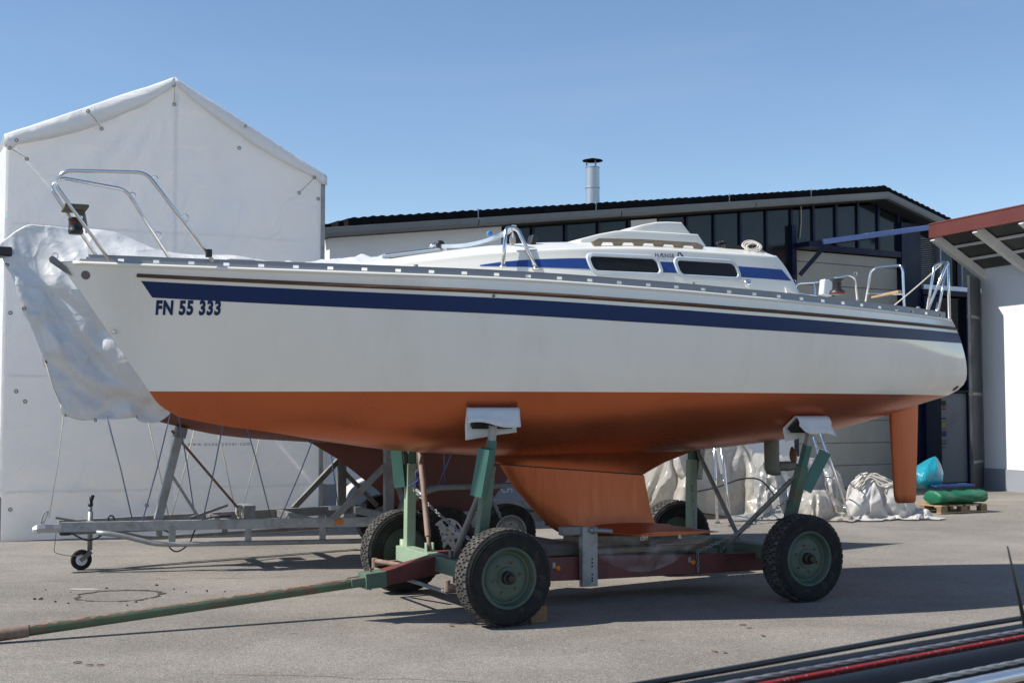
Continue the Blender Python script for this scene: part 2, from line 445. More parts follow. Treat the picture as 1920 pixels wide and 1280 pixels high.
random.seed(21)
for (x0, y0), (x1, y1), w_ in (((2.6, 9.3), (6.2, 10.0), .006), ((-6.5, 12.2), (-1.9, 12.9), .005), ((6.0, 16.2), (11.5, 18.4), .012), ((-2.2, 8.2), (1.5, 7.6), .004)):
    g = MB(); L_, R__ = [], []; n_ = 60
    for i in range(n_ + 1):
        f_ = i / n_; x = lerp(x0, x1, f_); y = lerp(y0, y1, f_) + .12 * fbm(x * 1.3, y0, 0, 1.0, 4)
        w = w_ * (.25 + abs(N(x * 3, y0, 1)) * 1.6) * clamp(min(f_, 1 - f_) * 8)
        L_.append((x, y - w, .003)); R__.append((x, y + w, .003))
    g.grid([L_, R__]); g.build('crack', CRACK, ground)

def text_mesh(body, size, extrude=0.0, offset=0.0, spacing=1.0, shear=0.0):
    cu = bpy.data.curves.new('lettering_curve', 'FONT')
    cu.body = body; cu.size = size; cu.extrude = extrude; cu.offset = offset; cu.space_character = spacing; cu.shear = shear
    cu.resolution_u = 4
    o = bpy.data.objects.new('lettering_source', cu); COL.objects.link(o)
    dg = bpy.context.evaluated_depsgraph_get()
    me = bpy.data.meshes.new_from_object(o.evaluated_get(dg))
    bpy.data.objects.remove(o); bpy.data.curves.remove(cu)
    return me

# ------------------------------------------------------------------ shed
SA = RAD(31)
shed = thing('workshop_shed', 'long low workshop shed with black roof edge, dark blue framed glazing and white wall', 'shed', (10.31, 29.08, 0), SA)
def shed_top(x):          # upper line of the wall
    return 6.21 + (x + 2.83) * .1335 if x < -2.83 else 6.21 - (x + 2.83) * .262
def wallpoly(pts, name, m, y0=0.0, y1=.22):
    g = MB(); g.prism(pts, lambda a, b: (a, y0, b), lambda a, b: (a, y1, b)); return g.build(name, m, shed)
wallpoly([(-15.55, .45), (-12.25, .45), (-12.25, shed_top(-12.25)), (-15.55, shed_top(-15.55))], 'wall', WHITEPL)
wallpoly([(-15.55, 0), (-5.2, 0), (-5.2, .448), (-15.55, .448)], 'plinth', GREYPL, -.02)
wallpoly([(-12.248, .45), (-5.2, .45), (-5.2, 2.5), (-12.248, 2.5)], 'wall', WHITEPL)
g = MB(); g.box((-15.44, 4.0, 2.15), (.2, 7.5, 4.3)); g.build('side_wall', WHITEPL, shed)
g = MB(); g.box((3.6, 4.0, 2.1), (.2, 7.5, 4.2)); g.box((-6, 9.5, 2.3), (19, .2, 4.6)); g.build('rear_wall', GREYPL, shed)
# glazing: every pane its own piece, mullions proud of it
ML = [-12.25, -11.54, -10.82, -10.08, -9.38, -8.71, -7.97, -7.27, -6.59, -5.89, -5.2]
MR = [-5.2, -4.58, -3.92, -3.27, -2.65, -2.03, -1.39]
def pane(pts, m=GLASS, name='pane', y=.10):
    g = MB(); g.prism(pts, lambda a, b: (a, y, b), lambda a, b: (a, y + .012, b)); o = g.build(name, m, shed)
    return o
PANES = []
for i in range(len(ML) - 1):
    a, b = ML[i] + .03, ML[i + 1] - .03
    top = lambda x: shed_top(x) - .06
    if i == 4:      # white infill panel
        pane([(a, 4.85), (b, 4.85), (b, top(b)), (a, top(a))], WHITEPL, 'infill_panel', .04)
        PANES.append(pane([(a, 2.5), (b, 2.5), (b, 4.8), (a, 4.8)]))
    else:
        PANES.append(pane([(a, 2.5), (b, 2.5), (b, top(b)), (a, top(a))]))
for x in ML:
    g = MB(); g.box((x, .082, (2.5 + shed_top(x)) / 2 - .03), (.055, .05, shed_top(x) - 2.56)); g.build('mullion', SHEDBLUE, shed)
for i in range(len(MR) - 1):
    a, b = MR[i] + .035, MR[i + 1] - .035
    t = lambda x: shed_top(x) - .08
    pts = [(a, 5.16), (b, 5.16), (b, t(b)), (a, t(a))]
    if a < -2.83 < b: pts = [(a, 5.16), (b, 5.16), (b, t(b)), (-2.83, t(-2.83)), (a, t(a))]
    PANES.append(pane(pts))
for x in MR[1:-1]:
    g = MB(); g.box((x, .08, (5.13 + shed_top(x)) / 2), (.06, .05, shed_top(x) - 5.13)); g.build('mullion', SHEDBLUE, shed)
g = MB(); g.box((-3.3, .05, 5.08), (3.85, .10, .12)); g.build('lintel', SHEDBLUE, shed)
g = MB(); g.box((-5.2, .05, 2.75), (.12, .12, 5.5)); g.build('column', SHEDBLUE, shed)
g = MB(); g.box((-1.72, .06, 2.9), (.60, .14, 5.8)); g.build('column', SHEDBLUE, shed)
g = MB(); g.box((-10.2, .03, 2.52), (9.8, .2, .06)); g.build('window_sill', SHEDBLUE, shed)
# pale blind inside one pane
g = MB(); g.tube([(-4.97, .07, 5.25), (-4.92, .075, 5.6), (-4.93, .07, 6.0)], .012, 6); g.build('pull_cord', ROPEW, shed)
# roller door of broad panels
z = 0.02; k = 0
while z < 4.95:
    h = min(.475, 5.0 - z)
    g = MB(); g.box((-3.57, .12, z + h / 2), (3.0, .05, h - .012)); g.build('door_panel', ROLLER, shed, bevel=.006); z += .475
g = MB(); g.box((-3.57, .16, 2.5), (3.02, .02, 5.0)); g.build('door_backing', GREYPL, shed)
# right-hand bay: louvred lights above, glazed doors below
for a, b in ((-1.40, -.82), (-.78, -.11), (-.07, .6)):
    z0, z1 = 4.46, shed_top(b) - .08
    PANES.append(pane([(a + .03, z0), (b - .03, z0), (b - .03, shed_top(b) - .08), (a + .03, shed_top(a) - .08)]))
LOUV = mat('louvre_grey', (.20, .20, .20), .5, .3, .15, 5)
for k in range(24):
    g = MB(); g.box((-1.11, .06, 4.52 + k * .042), (.5, .035, .012)); g.build('louvre', LOUV, shed)
for x in (-.80, -.09):
    g = MB(); g.box((x, .03, 5.0), (.045, .12, 1.1)); g.build('mullion', ALU, shed)
g = MB(); g.box((-.4, .02, 4.40), (2.05, .2, .10)); g.build('transom_bar', ALUB, shed)
g = MB(); g.box((-.4, .03, 4.29), (2.05, .18, .11)); g.build('lintel', SHEDBLUE, shed)
DOORG = mat('grey_door', (.40, .41, .42), .5, 0, .1, 1.5, col2=(.25, .25, .25), c2=.5, c2scale=1.5)
g = MB(); g.box((-.43, .06, 1.05), (.96, .05, 2.0)); g.build('door_leaf', DOORG, shed, bevel=.006)
PANES.append(pane([(-.9, 2.12), (.02, 2.12), (.02, 4.2), (-.9, 4.2)], GLASS))
g = MB(); g.box((-.44, .03, 2.09), (.98, .1, .05)); g.box((.065, .03, 2.1), (.05, .1, 4.2)); g.build('door_frame', SHEDBLUE, shed)
g = MB(); g.box((-1.17, .0, 2.1), (.48, .16, 4.2)); g.build('blue_panel', SHEDBLUE, shed)
g = MB(); g.box((.13, .02, 1.1), (.06, .08, 2.1)); g.build('downpipe', ALUB, shed)
g = MB(); g.box((.38, .05, 2.25), (.34, .10, 4.5)); g.build('column', SHEDBLUE, shed)
g = MB(); g.box((1.9, .1, 2.7), (2.5, .1, 5.0)); g.build('wall', GREYPL, shed)
g = MB(); g.box((-.4, .30, 2.75), (2.2, .04, 5.5)); g.build('bay_backing', BLACK, shed)
# stickers on the door leaf
STK = [(-.74, 1.83, .20, .10, (.03, .03, .035)), (-.74, 1.73, .20, .09, (.45, .05, .045)), (-.74, 1.48, .19, .03, (.05, .05, .05)), (-.74, 1.33, .19, .22, (.42, .33, .12)),
       (-.74, 1.14, .19, .12, (.04, .07, .22)), (-.74, .98, .18, .035, (.25, .19, .10)), (-.74, .92, .18, .03, (.16, .13, .08)), (-.74, .84, .12, .02, (.08, .08, .08))]
for i, (x, z, w, h, c) in enumerate(STK):
    g = MB(); g.box((x, .031, z), (w, .004, h)); g.build('sticker', mat('sticker_%d' % i, c, .5), shed)
g = MB(); g.lathe([(.06, 0), (.06, .002), (.001, .002)], n=20, axis='y', c=(-.74, .0255, 1.34)); g.build('sticker_disc', mat('sticker_disc', (.62, .55, .3), .5), shed)
me = text_mesh('der A', .075, .001, .001); me.materials.append(FELT)
o = bpy.data.objects.new('sticker_lettering', me); COL.objects.link(o); o.parent = shed; o.location = (-.83, .026, 1.71); o.rotation_euler = (RAD(90), 0, 0)
me = text_mesh('CH', .17, .003, .002); me.materials.append(FELT)
o = bpy.data.objects.new('wall_lettering', me); COL.objects.link(o); o.parent = shed; o.location = (-12.27, -.024, .21); o.rotation_euler = (RAD(90), 0, 0)
# roof: thick black edge, metal gutter along it
def rooftop(x): return shed_top(x) + .30
prof = [(-15.35, rooftop(-15.75)), (-2.83, rooftop(-2.83)), (4.2, rooftop(4.2))]
g = MB()
rows = []
for yy in (-.30, 10.0):
    row = []
    x = -15.35
    while x <= 4.2001:
        row.append((x, yy, rooftop(x) - .02 + .012 * math.sin(x * 37) + .010 * N(x, yy, 2, 3))); x += .05
    rows.append(row)
low = [[(p[0], p[1], rooftop(p[0]) - .155) for p in r] for r in rows]
g.grid(rows); g.grid(low); g.grid([rows[0], low[0]]); g.grid([rows[1], low[1]])
g.add([rows[0][0], rows[1][0], low[1][0], low[0][0]], [(0, 1, 2, 3)]); g.add([rows[0][-1], rows[1][-1], low[1][-1], low[0][-1]], [(0, 1, 2, 3)])
roof = g.build('roof', ROOFBLK, shed)
for x in (-12.9, -10.4, -7.2, -5.0):           # joints of the edge flashing
    g = MB(); g.box((x, -.30, rooftop(x) - .08), (.02, .02, .17)); g.build('flashing_joint', GREYPL, roof)
for i in range(4):                            # stepped tile ends at the low corner
    x = -15.33 - i * .11
    g = MB(); g.box((x - .05, .35 + i * .3, rooftop(x) - .10 - i * .01), (.12, .9, .10)); g.build('roof_tile_end', ROOFBLK, roof)
GUT = mat('gutter_zinc', (.19, .20, .20), .55, .3, .18, 2.5, spec=.3)
segs = [(-16.0, -12.95), (-12.93, -9.9), (-9.88, -6.6), (-6.58, -2.83), (-2.83, -.95), (-.93, 3.5)]
for a, b in segs:
    g = MB()
    pr = [(0, 0), (-.10, .005), (-.125, .05), (-.13, .14), (-.11, .145), (0, .13)]
    g.rings([[(x, -.28 + p[0], shed_top(x) - .01 + p[1]) for p in pr] for x in (a, b)])
    g.build('gutter', GUT, shed)
g = MB(); g.rings([[(x, y_, shed_top(x) + z_) for y_, z_ in ((-.28, -.01), (.2, -.01), (.2, .12), (-.28, .12))] for x in (-15.7, -2.83, 4.0)]); g.build('soffit', mat('dark_soffit', (.03, .032, .035), .8), shed)
# flue
flue = MB()
prof_ = [(.14, 0), (.14, .42), (.15, .425), (.15, .445), (.14, .45), (.14, .84), (.148, .845), (.148, .86), (.13, .86), (.001, .86)]
g = MB(); g.lathe(prof_, n=28); fl = g.build('flue_pipe', FLUE, shed, autos=40); fl.location = (-9.16, 1.6, 5.72)
g = MB()
g.lathe([(.001, 1.05), (.20, 1.0), (.21, .985), (.001, .985)], n=28); g.build('flue_cap', ROOFBLK, fl)
for k in range(3):
    a = 2 * PI * k / 3 + .4
    g = MB(); g.box((.12 * math.cos(a), .12 * math.sin(a), .92), (.02, .02, .14)); g.build('cap_strut', GALV, fl)
# blue swing arm
arm = MB(); arm.bar((-4.85, -.45, 5.12), (-1.55, -1.0, 5.66), .08, .11); oarm = arm.build('hoist_arm', HOIST, shed, bevel=.008)
g = MB(); g.bar((-5.15, -.1, 4.45), (-4.72, -.47, 5.10), .07, .09); g.build('arm_strut', SHEDBLUE, oarm)
g = MB(); g.box((-5.0, -.2, 5.06), (.42, .5, .10)); g.build('arm_bracket', SHEDBLUE, oarm)
g = MB(); g.box((-1.56, -1.0, 5.55), (.16, .10, .12)); g.tube([(-1.5, -1.0, 5.5), (-1.5, -1.0, 5.42)], .03, 8); g.tube([(-1.43 + .06 * math.cos(a / 8 * 2 * PI), -1.0, 5.66 + .08 * math.sin(a / 8 * 2 * PI)) for a in range(8)], .008, 6, closed=True); g.build('arm_pulley', GALVD, oarm)

# ------------------------------------------------------------------ white building on the right
wd = Vector((.35, -.937, 0)).normalized()
rb = thing('white_building', 'white rendered building with grey plinth and red edged canopy at the right', 'building', (9.97, 27.1, 0), math.atan2(wd.y, wd.x))
# local x runs along the wall towards the viewer, local y = to the right of the yard (into the building)
g = MB(); g.box((6, 3.0, 2.60), (12, 6, 4.30)); g.build('wall', WHITEPL, rb)
g = MB(); g.box((6, 2.985, .225), (12.03, 6.03, .45)); g.build('plinth', GREYPL, rb)
can = MB(); can.box((6.0, -1.30, 5.385), (12.0, .06, .27)); cano = can.build('canopy_fascia', REDFASC, rb)
CS = lambda y: 5.27 - (y + 1.27) * .60       # the canopy falls towards the wall
for k in range(9):
    x = .08 + k * 1.28
    g = MB(); g.bar((x, -1.265, CS(-1.265)), (x, .1, CS(.1)), .13, .17); g.build('rafter', RAFTER, rb)
for y in (-.78, -.38):
    g = MB(); g.box((6.0, y, CS(y) + .10), (11.9, .05, .05)); g.build('batten', RAFTER, rb)
for k in range(8):
    for y0, y1 in ((-1.26, -.805), (-.755, -.405), (-.355, -.02)):
        g = MB(); g.bar((.72 + k * 1.28, y0, CS(y0) + .14), (.72 + k * 1.28, y1, CS(y1) + .14), 1.26, .02); g.build('canopy_sheet', CANOPYS, rb)
g = MB(); g.bar((6.0, -1.33, CS(-1.33) + .24), (6.0, .2, CS(.2) + .24), 12.0, .03); g.build('canopy_roof', REDFASC, rb)
# tall sheet metal leaf at the corner, set out at an angle to shade the wall
ld = Vector((-.55, -.835, 0)); c_, s__ = wd.x, wd.y
lx, ly = ld.x * c_ + ld.y * s__, -ld.x * s__ + ld.y * c_
g = MB(); g.bar((-.02, -.03, 2.24), (-.02 + lx * .92, -.03 + ly * .92, 2.24), .05, 4.4); lf = g.build('shading_door_leaf', mat('blotchy_metal', (.085, .088, .095), .4, .5, .5, 2.2), rb)
for z in (.6, 2.0, 3.6):
    g = MB(); g.bar((-.02 + lx * .02, -.03 + ly * .02, z), (-.02 + lx * .90, -.03 + ly * .90, z), .07, .06); g.build('leaf_rail', GALVD, lf)
# ------------------------------------------------------------------ storage tent on the left
TENTM = sheet_mat('tent_sheet', (.92, .915, .91), .38, .42, .05, .8, bump=.6, bscale=1.6, dist=.10, fine=160, gloss=.4, crease=.03, crscale=1.3)
tent = thing('storage_tent', 'tall white tarpaulin boat tent with pointed gable at the left', 'tent', (-6.47, 16.3, 0), RAD(25))
TW, TE, TR, TD = 4.15, 4.95, 6.13, 9.0
TEL = 5.14
def tent_top(x):
    e = TEL if x < TW / 2 else TE
    return e + (TR - e) * (1 - abs(x - TW / 2) / (TW / 2))
rows = []; nz_ = 90; nx_ = 70
for j in range(nz_ + 1):
    row = []
    for i in range(nx_ + 1):
        x = TW * i / nx_; zt = tent_top(x) - .05; z = zt * j / nz_
        dx = abs(x - TW / 2)
        # shallow sags, folds fanning from the ridge tie and a loose foot
        y = .065 * fbm(x * .8, 0, z * .45, 1.1, 3)
        fan = math.atan2(x - TW / 2, max(.05, TR - z))
        y += .018 * math.sin(fan * 26 + 2) * clamp(1 - (TR - z) / 2.6) * clamp(dx * 3)
        y += .018 * ridge(x, 1, z * 2.2, .8, 2) * .6 + .045 * crumple(x, 2, z * .8, .6)
        low = clamp(1 - z / 1.7)
        y += .16 * low * fbm(x * 1.1 + z * 1.1, 3, z * 1.2, 1.0, 3) + .05 * low * crumple(x + .8 * z, 6, z * .6, .9)
        edge = min(x, TW - x)
        y *= clamp(edge * 3 + .15) * clamp((zt - z) / .7 + .12)
        row.append((x, y, z))
    rows.append(row)
FRONT = rows
g = MB(); g.grid(rows); g.build('front_sheet', TENTM, tent, smooth=True)
for nm, x, sgn in (('side_sheet', -.03, 1), ('side_sheet', TW + .03, -1)):
    rows = []
    for j in range(41):
        row = []
        for i in range(31):
            yy = -.02 + TD * (i / 30)**1.6; z = (TEL if sgn > 0 else TE) * j / 40
            row.append((x + .05 * fbm(yy, x, z, .7, 3) * clamp(yy * 2 + .25), yy, z))
        rows.append(row)
    g = MB(); g.grid(rows); g.build(nm, TENTM, tent, smooth=True)
# roof: two sheets hanging over the gable as a valance
for sgn in (-1, 1):
    rows = []
    for j in range(41):
        t = j / 40
        x = TW / 2 + sgn * (TW / 2 + .06) * t
        z = TR + .03 - (TR - (TEL if sgn < 0 else TE)) * t + .012 * fbm(x * 2, 1, 0, 1.5, 3)
        drop = (.12 + .17 * math.sin(PI * clamp(t * 1.0)) ** .8 + .03 * N(x, 3, 0, 4)) * (1 if sgn < 0 else .8) + .05 * (t > .93)
        row = [(x, -.075 + .02 * N(x, 9, 0, 3), z - drop), (x, -.085 + .02 * N(x, 4, 0, 3), z - drop * .5), (x, -.07, z - .02), (x, -.03, z + .012), (x, .06, z + .02)]
        row += [(x, .1 + (TD - .1) * k / 8, z + .02 + .03 * fbm(x, k, 0, .9, 2)) for k in range(9)]
        rows.append(row)
    g = MB(); g.grid(rows); g.build('roof_sheet', TENTM, tent, smooth=True, solid=.004)
# rear wall
g = MB(); g.add([(0, TD, 0), (TW, TD, 0), (TW, TD, TE), (TW / 2, TD, TR), (0, TD, TEL)], [(0, 1, 2, 3, 4)]); g.build('rear_sheet', TENTM, tent)
# welded seams follow the sheet
def fy(x, z):
    i = clamp(x / TW) * nx_; j = clamp(z / (tent_top(x) - .05)) * nz_
    i0 = min(nx_ - 1, int(i)); j0 = min(nz_ - 1, int(j)); u_, v_ = i - i0, j - j0
    return lerp(lerp(FRONT[j0][i0][1], FRONT[j0][i0 + 1][1], u_), lerp(FRONT[j0 + 1][i0][1], FRONT[j0 + 1][i0 + 1][1], u_), v_)
# eyelets with their knots and lacing
EYE = [(.08, 5.11), (.0, 5.0), (.22, 4.90), (.95, 5.57), (1.14, 5.38), (2.05, 6.03), (2.08, 5.8), (3.02, 5.57), (2.97, 5.28), (4.01, 4.93), (3.83, 4.72), (4.10, 4.65), (.15, 1.9), (.26, 1.77), (.11, .4), (1.8, .4), (.06, 2.9), (4.05, 3.4)]
for i, (x, z) in enumerate(EYE):
    y = -.115 if i in (0, 1, 3, 5, 7, 9) else fy(x, z) - .004
    g = MB(); g.lathe([(.011, 0), (.025, 0), (.027, -.006), (.022, -.010), (.012, -.008)], n=14, axis='y', c=(x, y, z), close=True); g.build('eyelet', GALV, tent, smooth=True)
for a, b in ((3, 4), (1, 2), (9, 10), (5, 6)):
    g = MB(); p, q = EYE[a], EYE[b]
    g.tube([(p[0], -.12, p[1]), ((p[0] + q[0]) / 2, -.10, (p[1] + q[1]) / 2), (q[0], fy(*q) - .02, q[1])], .007, 6); g.build('lacing', ROPEW, tent)
g = MB(); rw = [[], []]
for i in range(81):
    z = .05 + 5.9 * i / 80
    for q, xx in ((0, 2.09), (1, 2.14)): rw[q].append((xx, fy(xx, z) - .006, z))
g.grid(rw); g.build('seam_tape', TENTM, tent, smooth=True)
for z in (4.05, 2.1, .62):
    g = MB(); rw = [[], []]
    for i in range(91):
        x = .05 + (TW - .1) * i / 90; zz = z + .02 * N(x, 0, z, .8)
        for q, dz in ((0, -.014), (1, .014)): rw[q].append((x, fy(x, zz + dz) - .006, zz + dz))
    g.grid(rw); g.build('seam_tape', TENTM, tent, smooth=True)
INK = mat('faded_ink', (.32, .34, .40), .7)
me = text_mesh('www.oceancover.com', .075, .001, 0, 1.25); me.materials.append(INK)
o = bpy.data.objects.new('printed_lettering', me); COL.objects.link(o); o.parent = tent; o.location = (2.33, 0, 1.18); o.rotation_euler = (RAD(90), 0, 0)
for v_ in me.vertices: v_.co.z = -fy(2.33 + v_.co.x, 1.18 + v_.co.y) + .006
# galvanised frame post showing at the right corner
g = MB(); g.box((TW + .02, -.01, 2.45), (.05, .05, 4.9)); g.build('frame_post', GALV, tent)
# ------------------------------------------------------------------ cloth: sheets settle over what they cover, the result is kept as plain mesh
SIM = bpy.data.scenes.new('settling')
def settle(name, verts, faces, colliders, frames, pins=None, bend=.25, mass=.15, stiff=15, quality=5, ground=True):
    tmp = []
    def coll(me):
        o = bpy.data.objects.new('collider', me); SIM.collection.objects.link(o); o.modifiers.new('col', 'COLLISION')
        o.collision.thickness_outer = .012; o.collision.cloth_friction = 10; tmp.append(o)
    for vv, ff in colliders:
        me = bpy.data.meshes.new('collider'); me.from_pydata([tuple(p) for p in vv], [], ff); coll(me)
    if ground:
        me = bpy.data.meshes.new('collider'); me.from_pydata([(-9, -9, 0), (9, -9, 0), (9, 9, 0), (-9, 9, 0)], [], [(0, 1, 2, 3)]); coll(me)
    me = bpy.data.meshes.new(name); me.from_pydata([tuple(p) for p in verts], [], faces)
    o = bpy.data.objects.new(name, me); SIM.collection.objects.link(o)
    m = o.modifiers.new('cloth', 'CLOTH'); s = m.settings
    s.quality = quality; s.mass = mass; s.tension_stiffness = stiff; s.compression_stiffness = stiff; s.shear_stiffness = 5; s.bending_stiffness = bend; s.air_damping = 1; s.time_scale = 1.3
    m.collision_settings.distance_min = .010; m.collision_settings.use_self_collision = False
    if pins:
        vg = o.vertex_groups.new(name='pin'); vg.add(list(pins), 1.0, 'ADD'); s.vertex_group_mass = 'pin'
    m.point_cache.frame_start = 1; m.point_cache.frame_end = frames
    for fr in range(1, frames + 1): SIM.frame_set(fr)
    ev = o.evaluated_get(SIM.view_layers[0].depsgraph)
    co = [v.co.copy() for v in ev.data.vertices]
    for c in tmp + [o]: bpy.data.objects.remove(c)
    return co
def box_shape(c, d, rz, bev=.07):
    bm = bmesh.new(); bmesh.ops.create_cube(bm, size=1, matrix=Matrix.Translation(c) @ Matrix.Rotation(rz[2], 4, 'Z') @ Matrix.Rotation(rz[1], 4, 'Y') @ Matrix.Diagonal((*d, 1)))
    bmesh.ops.bevel(bm, geom=bm.edges[:], offset=bev, segments=2, affect='EDGES')
    out = ([v.co.copy() for v in bm.verts], [tuple(v.index for v in f.verts) for f in bm.faces]); bm.free(); return out
def sheet(size, res, z, seed, jit=.03, wav=.10, wf=1.7):
    nx, ny = res; v = []; f = []
    for j in range(ny + 1):
        for i in range(nx + 1):
            x = (i / nx - .5) * size[0]; y = (j / ny - .5) * size[1]
            v.append((x + jit * N(x * 3, y * 3, seed), y + jit * N(x * 3, y * 3, seed + 9), z + wav * fbm(x * wf, y * wf, seed + 3, 1.0, 2)))
    for j in range(ny):
        for i in range(nx):
            a = j * (nx + 1) + i; f.append((a, a + 1, a + nx + 2, a + nx + 1))
    return v, f
def draped(name, m, label, cat, loc, rz, size, res, boxes, frames=38, z=None, seed=0, **kw):
    zt = max(c[2] + d[2] / 2 for c, d, r in boxes) + .08 if z is None else z
    sk = {k: kw.pop(k) for k in ('jit', 'wav', 'wf') if k in kw}
    v, f = sheet(size, res, zt, seed, **sk)
    co = settle(name, v, f, [box_shape(*b) for b in boxes], frames, **kw)
    g = MB(); g.add([(p.x, p.y, max(.006, p.z)) for p in co], f); o = g.build(name, m, smooth=True, sub=1)
    o.location = loc; o.rotation_euler = (0, 0, rz); return tag(o, label, cat)
# ------------------------------------------------------------------ hull maths (local x runs from bow to stern, -y is the side towards the yard)
class Hull:
    def __init__(s, x0, x1, beam, sheer, keel, stemx, w_end, transom, k1=(.60, 1.03), k2=(.12, .80)):
        s.x0, s.x1 = x0, x1; s.beam, s.sheer, s.keel = beam, sheer, keel
        s.stemx, s.w_end, s.transom = stemx, w_end, transom; s.k1, s.k2 = k1, k2
    def sec(s, t):
        b, zs, zk = table(t, s.beam), table(t, s.sheer), table(t, s.keel)
        q = clamp(t / .42); q = q * q * (3 - 2 * q); D = zs - zk; bx_ = clamp((t - .80) / .2)
        P = [(b, zs), (b * lerp(s.k1[0], s.k1[1], q), zk + D * lerp(.50, .42, q)), (b * (lerp(s.k2[0], s.k2[1], q) + .20 * bx_), zk + D * (lerp(.10, -.03, q) + .02 * bx_)), (0, zk)]
        return P
    def bez(s, P, u):
        a, b, c, d = (1 - u)**3, 3 * u * (1 - u)**2, 3 * u * u * (1 - u), u**3
        return (a * P[0][0] + b * P[1][0] + c * P[2][0] + d * P[3][0], a * P[0][1] + b * P[1][1] + c * P[2][1] + d * P[3][1])
    def xat(s, t, z):
        xd = lerp(s.x0, s.x1, t); zs = table(t, s.sheer)
        w = max(0, 1 - t / s.w_end)**1.6
        x = xd + (s.stemx(z) - s.stemx(zs)) * w
        w2 = clamp((t - .86) / .14)**1.5
        return x + s.transom(zs - z) * w2
    def at(s, t, z):
        """point on the near side at station t and height z"""
        P = s.sec(t); lo, hi = 0.0, 1.0
        for _ in range(30):
            m = (lo + hi) / 2
            if s.bez(P, m)[1] > z: lo = m
            else: hi = m
        y = s.bez(P, (lo + hi) / 2)[0]
        return Vector((s.xat(t, z), -y, z))
    def y_at(s, x, z):
        lo, hi = 0.0, 1.0
        for _ in range(30):
            m = (lo + hi) / 2
            if s.xat(m, z) < x: lo = m
            else: hi = m
        return s.at((lo + hi) / 2, z)
    def normal(s, x, z):
        a = s.y_at(x - .02, z); b = s.y_at(x + .02, z); c = s.y_at(x, z - .02); d = s.y_at(x, z + .02)
        n = (b - a).cross(d - c); 
        if n.y > 0: n = -n
        return n.normalized()
    def rows(s, ts, zw, nt=14, nb=18):
        """per station: list of near-side points sheer -> waterline, waterline -> keel"""
        out = []
        for t in ts:
            P = s.sec(t); zs, zk = P[0][1], P[3][1]
            z_w = max(zw, zk + .0005)
            top = [s.at(t, lerp(zs, z_w, k / nt)) for k in range(nt + 1)]
            if zk < zw:
                lo, hi = 0.0, 1.0
                for _ in range(30):
                    m = (lo + hi) / 2
                    if s.bez(P, m)[1] > zw: lo = m
                    else: hi = m
                bot = []
                for k in range(nb + 1):
                    y, z = s.bez(P, lerp(lo, 1, k / nb)); bot.append(Vector((s.xat(t, z), -y, z)))
            else:
                bot = [Vector((s.xat(t, zk), -0.0, zk))] * (nb + 1)
            bot[0] = top[-1].copy()
            out.append((top, bot))
        return out
mir = lambda p: Vector((p[0], -p[1], p[2]))

# ------------------------------------------------------------------ the sailing boat
BA = RAD(24)
boat = thing('sailing_yacht', 'white sailing yacht with navy stripe and copper coloured bottom on a green trailer', 'boat', (-.594, 10.81, 0), BA)
WL = 1.80
def stem(z):
    if z > 1.72: return -3.07 + (2.76 - z) * .695
    d = 1.72 - z
    return -3.07 + 1.04 * .695 + d * .9 + d * d * 5
HB = [(0, .012), (.03, .115), (.07, .245), (.13, .42), (.2, .62), (.3, .88), (.4, 1.09), (.5, 1.24), (.6, 1.32), (.68, 1.33), (.76, 1.27), (.84, 1.14), (.92, .95), (.97, .80), (1, .70)]
HS = [(0, 2.765), (.1, 2.735), (.25, 2.70), (.4, 2.67), (.55, 2.62), (.7, 2.57), (.85, 2.535), (1, 2.515)]
HK = [(0, 1.60), (.05, 1.535), (.12, 1.485), (.22, 1.40), (.35, 1.31), (.48, 1.265), (.62, 1.275), (.74, 1.335), (.84, 1.43), (.92, 1.56), (.97, 1.67), (1, 1.745)]
hull = Hull(-3.07, 4.93, HB, HS, HK, stem, .36, lambda d: .25 * clamp(d / .58)**.85 if d < .58 else .25 - .12 * clamp((d - .58) / .22)**2)
TS = [0, .004, .01, .018, .03, .045, .06] + [.08 + .02 * k for k in range(46)] + [.99, 1.0]
TS = sorted(set(round(t, 4) for t in TS if t <= 1))
HR = hull.rows(TS, WL)
def two_sided(g, rws):
    g.grid(rws); g.grid([[mir(p) for p in r] for r in rws])
g = MB(); two_sided(g, [r[0] for r in HR])
# transom with softly rounded corner
NT, NBR = 14, 18
last = HR[-1][0] + HR[-1][1][1:]
ca = []
for k, p in enumerate(last):
    row = []
    for j in range(-10, 11):
        q = j / 10; bul = .10 * (1 - abs(q)**2.2)
        row.append(Vector((p.x + bul * clamp(abs(p.y) / .5), p.y * -q if False else abs(p.y) * q, p.z)))
    ca.append(row)
g.grid(ca[:NT + 1])
tops = g.build('topsides', GEL, boat, autos=50)
g = MB(); two_sided(g, [r[1] for r in HR]); g.grid(ca[NT:])
under = g.build('underbody', COPPER, boat, autos=50)

def on_hull(x, z, off):
    p = hull.y_at(x, z); return p + hull.normal(x, z) * off
def sheer_z(x):
    t = clamp((x - hull.x0) / (hull.x1 - hull.x0)); return table(t, HS)
def strip(name, m, x0, x1, drop0, drop1, off, n=110, rows_=4, slant=0.0, slant_end=0.0, round_=False, side=-1):
    """a band that follows the sheer on the hull side; drops measured below the sheer as functions of x"""
    g = MB(); rws = []
    for j in range(rows_ + 1):
        v = j / rows_; row = []
        for i in range(n + 1):
            a, b = x0 + slant * v, x1 + slant_end * v
            x = lerp(a, b, i / n); z = sheer_z(x) - lerp(drop0(x), drop1(x), v)
            o_ = off * (math.sin(PI * clamp(v, .0, 1)) if round_ else 1)
            p = on_hull(x, z, o_ + (.0015 if round_ else 0)); row.append(p if side < 0 else mir(p))
        rws.append(row)
    g.grid(rws)
    return g.build(name, m, boat, smooth=True, autos=60)
